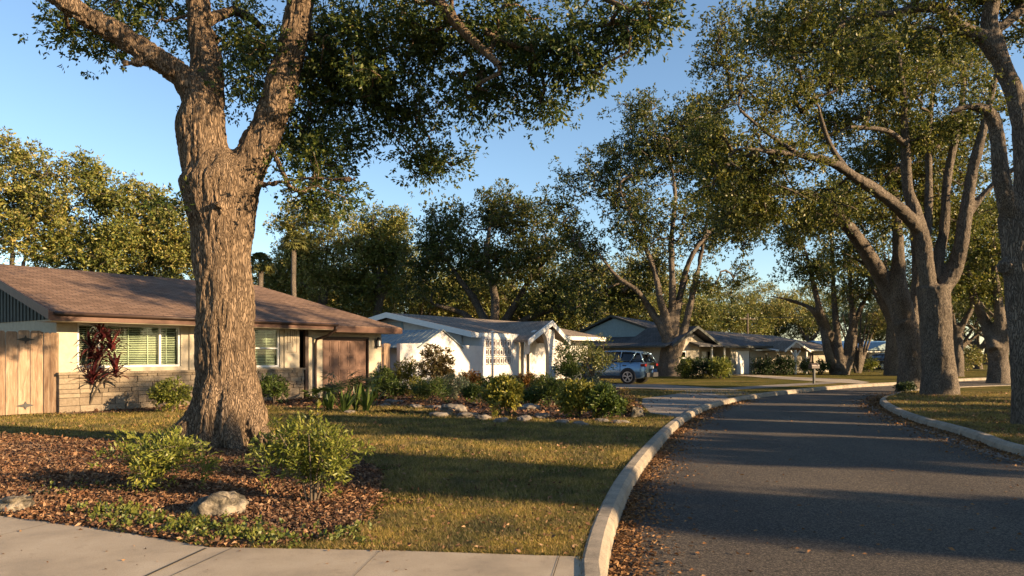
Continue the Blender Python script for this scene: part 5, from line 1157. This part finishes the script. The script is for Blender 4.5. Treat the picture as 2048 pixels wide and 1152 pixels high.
shrub('shrub', 'yellow green shrub near the dark parked car', 1738, 744, 30, 26, .13, 'leaf_lime', 129, 41, 7, 5, .5, rcs=(.25,.35))
shrub('shrub', 'dark ground shrub at the foot of the left leaning oak', 1812, 786, 39, 23, .09, 'leaf_hedge', 130, 28, 8, 5, .4)
shrub('shrub', 'sunlit shrub on the far right lawn', 1935, 742, 70, 45, .2, 'leaf_gold', 132, 50, 7, 5, .5, rcs=(.4,.6))
shrub('shrub', 'sunlit low shrub right of the three limbed oak', 2035, 742, 60, 40, .2, 'leaf_lime', 133, 50, 7, 5, .5, rcs=(.4,.6))
for i, (px, py, wp, hp, lf, lb) in enumerate(((838,800,50,46,'leaf_yel','low yellow green shrub between the courtyard shrubs'),(945,806,46,36,'leaf_green','low green shrub behind the squat edging rock'),(985,812,44,34,'leaf_bronze','low bronze shrub left of the glossy yellow green shrub'),
    (1062,812,50,34,'leaf_green','low spreading shrub right of the glossy yellow green shrub'),(1078,792,40,40,'leaf_yel','loose yellow shrub below the entry arch'),(1128,808,44,40,'leaf_green','low green shrub between the stemmed shrub and the bed end'),(790,800,44,40,'leaf_green','low green shrub left of the ferny shrub'),(1185,800,60,44,'leaf_blue','grey green shrub at the foot of the thin weeping tree'),(892,786,48,50,'leaf_yel','yellow green shrub in front of the bronze shrub'),(1020,790,50,36,'leaf_hedge','dark low shrub behind the glossy yellow green shrub'))):
    shrub('shrub', lb, px, py, wp, hp, .09, lf, 301+i, 54, 7, 5, .35)
fan_palm('palmetto', 'saw palmetto with fan leaves before the garage door', 690, 808, 84, 201, 13, R=.5)
fan_palm('palmetto', 'small palmetto left of the garage downspout', 648, 812, 62, 202, 8, R=.4)
fan_palm('palmetto', 'palmetto leaning right before the garage frame', 728, 806, 76, 203, 9, R=.45)
for i, (px, py, hp, lab) in enumerate(((688,826,48,'upright strap leaved clump in front of the large palmetto'),(733,824,52,'strap leaved clump right of the palmettos'),(712,822,60,'tall strap leaved clump between two others'),(660,822,40,'low strap leaved clump nearest the oak trunk'),(752,800,56,'strap leaved clump against the garage wall corner'))):
    rosette('strap_plant', lab, px, py, hp, 210+i, 'leaf_green', 18, .085, .7, (.9,1.5))
# burgundy ti plant beside the gate
base = G(170, 824); root = thing('ti_plant', 'burgundy ti plant with thin canes beside the wooden gate', 'plant', base); sc = base.y/FPX; st = MB(); lv = MB(); rg = random.Random(9)
for (dx, top, lean) in ((0,190,34),(-4,160,8),(10,104,50),(-8,100,-14),(4,134,22),(2,168,52),(0,84,18)):
    p = [Vector((dx*sc*.3, 0, 0)), Vector(((dx+lean*.4)*sc, rg.uniform(-.08,.08), top*sc*.5)), Vector(((dx+lean)*sc, rg.uniform(-.15,.15), top*sc*.86))]
    st.tube(smooth2(p, 4), .026, 6)
    for k in range(40):
        f = rg.uniform(.0, .26); q = p[2] - Vector((0,0,f*top*sc*.8))
        v, ff = strap_leaf(q, rg.uniform(0,6.28), rg.uniform(.1,1.35), rg.uniform(.38,.66), .072, 1.05, 6, .3); lv.add(v, ff)
st.build('cane', M['twig'], root, True); lv.build('leaf_cluster', M['leaf_red'], root, True)

# rocks
rock('boulder', 'pale limestone boulder in the mulch below the lime shrubs', G(424, 1040)+Vector((.02,.18,-.05)), (.55,.42,.36), 3, cat='rock', det=5, rot=.4)
rock('boulder', 'rounded pale rock cut by the left frame edge near the sidewalk', G(8, 1030)+Vector((0,.15,0)), (.38,.34,.24), 5, cat='rock', det=5)
rock('boulder', 'boulder standing at the corner of the path apron', G(1276, 834)+Vector((0,.15,0)), (.34,.4,.40), 8, cat='rock')
rk = [(830,815,30,'flat'),(868,818,34,'low'),(907,824,44,'rounded'),(880,833,36,'grey'),(935,834,40,'long'),(965,838,40,'squat'),(1000,843,36,'mossy'),(1050,840,40,'pale'),(1085,836,46,'slab like'),(1125,846,34,'small'),(1160,850,30,'sunk'),(1204,843,30,'bright angular'),(1240,846,30,'knobbly'),(790,806,34,'broad'),(770,812,24,'little'),(1060,820,52,'wide flat'),(700,826,26,'half buried')]
near_ = ['left end of the bed','below the ferny shrub','below the grey green shrub','in the front row of the edging','left of the glossy shrub','touching the glossy shrub','in front of the glossy shrub','right of the glossy shrub','between the two yellow green shrubs','left of the bushy bed end','below the bushy yellow green shrub','below the bushy green shrub','near the path boulder','below the loose yellow green shrub','below the round garage shrub','behind the edging row','beside the strap leaved clumps']
for i, ((px, py, wpx, adj), nn) in enumerate(zip(rk, near_)):
    b = G(px, py); s = wpx*b.y/FPX; rock('edging_rock', f'{adj} edging rock {nn}', b, (s*1.15, s*.7, s*(.30 if i != 2 else .5)), 20+i, 'rocks edging the planting bed', det=4, rot=i*.35-1, mat='rock_grey')

# ================================================================ lawn detail
def inside(poly, x, y):
    px = np.array([p.x for p in poly]); py = np.array([p.y for p in poly]); c = np.zeros(len(x), bool); j = len(px)-1
    for i in range(len(px)):
        hit = ((py[i] > y) != (py[j] > y)) & (x < (px[j]-px[i])*(y-py[i])/(py[j]-py[i]+1e-12)+px[i]); c ^= hit; j = i
    return c
RNG = np.random.default_rng(77)
lawn_poly = [p for p in KL if 5.0 < p.y < 30 and p.x < 12] + [v2((9,31)), v2((-14,31)), v2((-14.5,16)), v2((-9,7.6)), a0, a1, a2, a3, a4, a5]
bed1 = [v2(G(*p)) for p in ((-150,868),(60,872),(250,885),(350,900),(560,895),(690,903),(765,950),(750,1005),(700,1062),(560,1094),(440,1099),(250,1068),(0,1034),(-150,1014))]
bed2 = [v2(G(*p)) for p in ((110,829),(300,822),(530,812),(640,820),(760,812),(840,812),(900,829),(1010,835),(1160,842),(1290,832),(1280,800),(1230,775),(1000,765),(800,772),(640,785),(330,800),(110,812))]
paved = [[v2(G(*p)) for p in ((1283,808),(1285,797),(1345,789),(1420,787),(1462,797),(1402,812.5),(1353,836),(1300,826))]]
isl_poly = [p for p in KR if 8 < p.y < 30 and p.x < 16.5] + [v2((16.5,29)), v2((24,29)), v2((16,9))]
def scatter(poly, n, falloff):
    xs = np.array([p.x for p in poly]); ys = np.array([p.y for p in poly]); out = []
    y0, y1 = max(4.8, ys.min()), ys.max(); got = 0
    while got < n:
        u = RNG.uniform(0, 1, n*2); y = (y0**(1-falloff) + u*(y1**(1-falloff)-y0**(1-falloff)))**(1/(1-falloff))
        x = y*RNG.uniform(-.74, .74, n*2); k = inside(poly, x, y); out.append(np.column_stack([x[k], y[k]])); got += k.sum()
    return np.concatenate(out)[:n]
def softin(poly, p, amp=.35):
    n1 = (fbm(np.column_stack([p*1.3, p[:,:1]*0]), 3, 3)-.5)*2*amp*2.2; n2 = (fbm(np.column_stack([p*1.3+40, p[:,:1]*0]), 4, 3)-.5)*2*amp*2.2
    return inside(poly, p[:,0]+n1, p[:,1]+n2)
def blades(p, h0, w0, name, mat, lean=.5):
    n = len(p); sc = np.maximum(1, p[:,1]/9)**.8; dens = fbm(np.column_stack([p*.9, p[:,:1]*0]), 12, 3)
    k = RNG.uniform(size=n) < np.clip((dens-.28)*4, .15, 1); p = p[k]; sc = sc[k]; n = len(p)
    a = RNG.uniform(0, 6.28, n); hh = h0*sc**.5*RNG.uniform(.5,1.3,n); ww = w0*sc*RNG.uniform(.7,1.3,n); l = RNG.uniform(.1, 1.3, n)*lean*2; la = RNG.uniform(0,6.28,n)
    z = np.zeros(n); b = np.column_stack([p, z]); s = np.column_stack([np.cos(a), np.sin(a), z])*ww[:,None]/2
    top_ = b + np.column_stack([np.cos(la)*l*hh, np.sin(la)*l*hh, hh]); V = np.stack([b-s, b+s, top_], 1).reshape(-1,3)
    return tag(link(name, npmesh(name, V, np.arange(3*n).reshape(n,3)), mat), 'short dry yellow green lawn grass', 'grass', kind='stuff')
p = scatter(lawn_poly, 420000, 1.6); k = ~softin(bed1, p, .3) & ~softin(bed2, p, .2)
for q in paved: k &= ~inside(q, p[:,0], p[:,1])
k |= (softin(bed1, p, .3) & (RNG.uniform(size=len(p)) < .05)); p = p[k]
blades(p, .045, .007, 'grass', M['blade'], .6)
p = scatter(isl_poly, 110000, 1.2); blades(p, .05, .009, 'verge_grass', M['blade'], .6)['label'] = 'lawn grass on the right verge under the oaks'
def litter(p, L, name, label, mat, zmax=.03, z0=0.0, tilt=.35):
    n = len(p); d = RNG.normal(size=(n,3)); d[:,2] *= tilt; c = np.column_stack([p, RNG.uniform(.004, zmax, n)+z0])
    V, F = leaf_geo(c, d, L*RNG.uniform(.3,1.6,n)*np.maximum(1, p[:,1]/10)**.6, .42, RNG, .22); V[:,2] = np.maximum(V[:,2], z0+.003)
    return tag(link(name, npmesh(name, V, F), mat), label, 'leaf litter', kind='stuff')
p = scatter(bed1, 95000, 1.5); litter(p, .046, 'leaf_litter', 'reddish brown dead leaves and bark chips covering the mulch', M['litter'], .045)
p = scatter(lawn_poly, 60000, 1.5); k = softin(bed1, p, .55) & (RNG.uniform(size=len(p)) < .5) | (RNG.uniform(size=len(p)) < .14); litter(p[k], .04, 'fallen_leaves', 'scattered brown leaves lying on the lawn', M['litter'], .05)
p = scatter(bed2, 16000, 1.2); litter(p, .06, 'bed_litter', 'dry leaves and chips in the planting bed by the houses', M['litter'], .04)
p = scatter(isl_poly, 2500, 1.2); litter(p, .05, 'verge_leaves', 'fallen leaves on the right verge lawn', M['litter'], .05)
def along(K, sign, n, spread, ymin, ymax):
    idx = [i for i in range(len(K)-1) if ymin < K[i].y < ymax]; idx = np.array(idx); A_ = np.array([K[i][:] for i in idx]); B_ = np.array([K[i+1][:] for i in idx])
    ln = np.linalg.norm(B_-A_, axis=1)/np.maximum(A_[:,1], 3); j = RNG.choice(len(idx), n, p=ln/ln.sum()); t_ = RNG.uniform(0,1,(n,1)); q = A_[j]*(1-t_)+B_[j]*t_
    tn = unit(B_[j]-A_[j]); nr = np.column_stack([tn[:,1], -tn[:,0]])*sign; dd = .215+RNG.exponential(spread, n); return q+nr*dd[:,None]
litter(along(KL, 1, 9000, .15, 4.6, 26), .04, 'gutter_leaves', 'brown leaves drifted along the left kerb of the street', M['litter_road'], .02, ROADZ, .2)
litter(along(KR, -1, 9000, .22, 8, 30), .045, 'gutter_leaves', 'brown leaves drifted along the right kerb of the street', M['litter_road'], .02, ROADZ, .2)
p = scatter([v2((-14,3)), v2((.4,3)), v2((.5,6)), v2((11,6)), v2((12,24)), v2((3,16)), v2((1.2,7.5)), v2((.6,5.4)), a5, a4, a3, a2, a1, a0], 260, 1.4)
rd = inside(KL+KR[::-1], p[:,0], p[:,1]); litter(p[rd & (p[:,0] > 1)], .045, 'road_leaves', 'single dry leaves lying on the asphalt', M['litter_road'], .01, ROADZ, .15)
pp = scatter([v2((-9,4.8)), v2((.4,4.8)), v2((.4,5.6)), a4, a3, a2, a1, a0], 60, 1.1); litter(pp, .03, 'sidewalk_leaves', 'tiny dry leaves lying on the sidewalk', M['litter_road'], .01, .016, .15)
# low weeds along the sidewalk edge
c = []
for (px, py, rx, n) in ((215,1030,80,40),(300,1050,90,50),(380,1070,90,75),(470,1082,90,70),(560,1090,60,30),(250,1040,50,25),(120,990,60,12),(500,930,60,12),(700,1080,60,20)):
    g_ = G(px, py); r = rx*g_.y/FPX; q = RNG.normal(size=(n,2))*np.array([r*.55, .16]); c.append(np.column_stack([g_.x+q[:,0], g_.y+q[:,1], RNG.uniform(.02,.08,n)]))
c = np.concatenate(c); c = c[~inside(near, c[:,0], c[:,1])]
V, F = spray_leaves(c, unit(RNG.normal(size=c.shape)+np.array([0,0,1])), 3, np.full(len(c), .05), 4, .04, .6, RNG, -.2); V[:,2] = np.maximum(V[:,2], .012)
tag(link('ground_cover', npmesh('ground_cover', V, F), M['weed']), 'low broad leaved weeds along the sidewalk edge', 'weeds', kind='stuff')
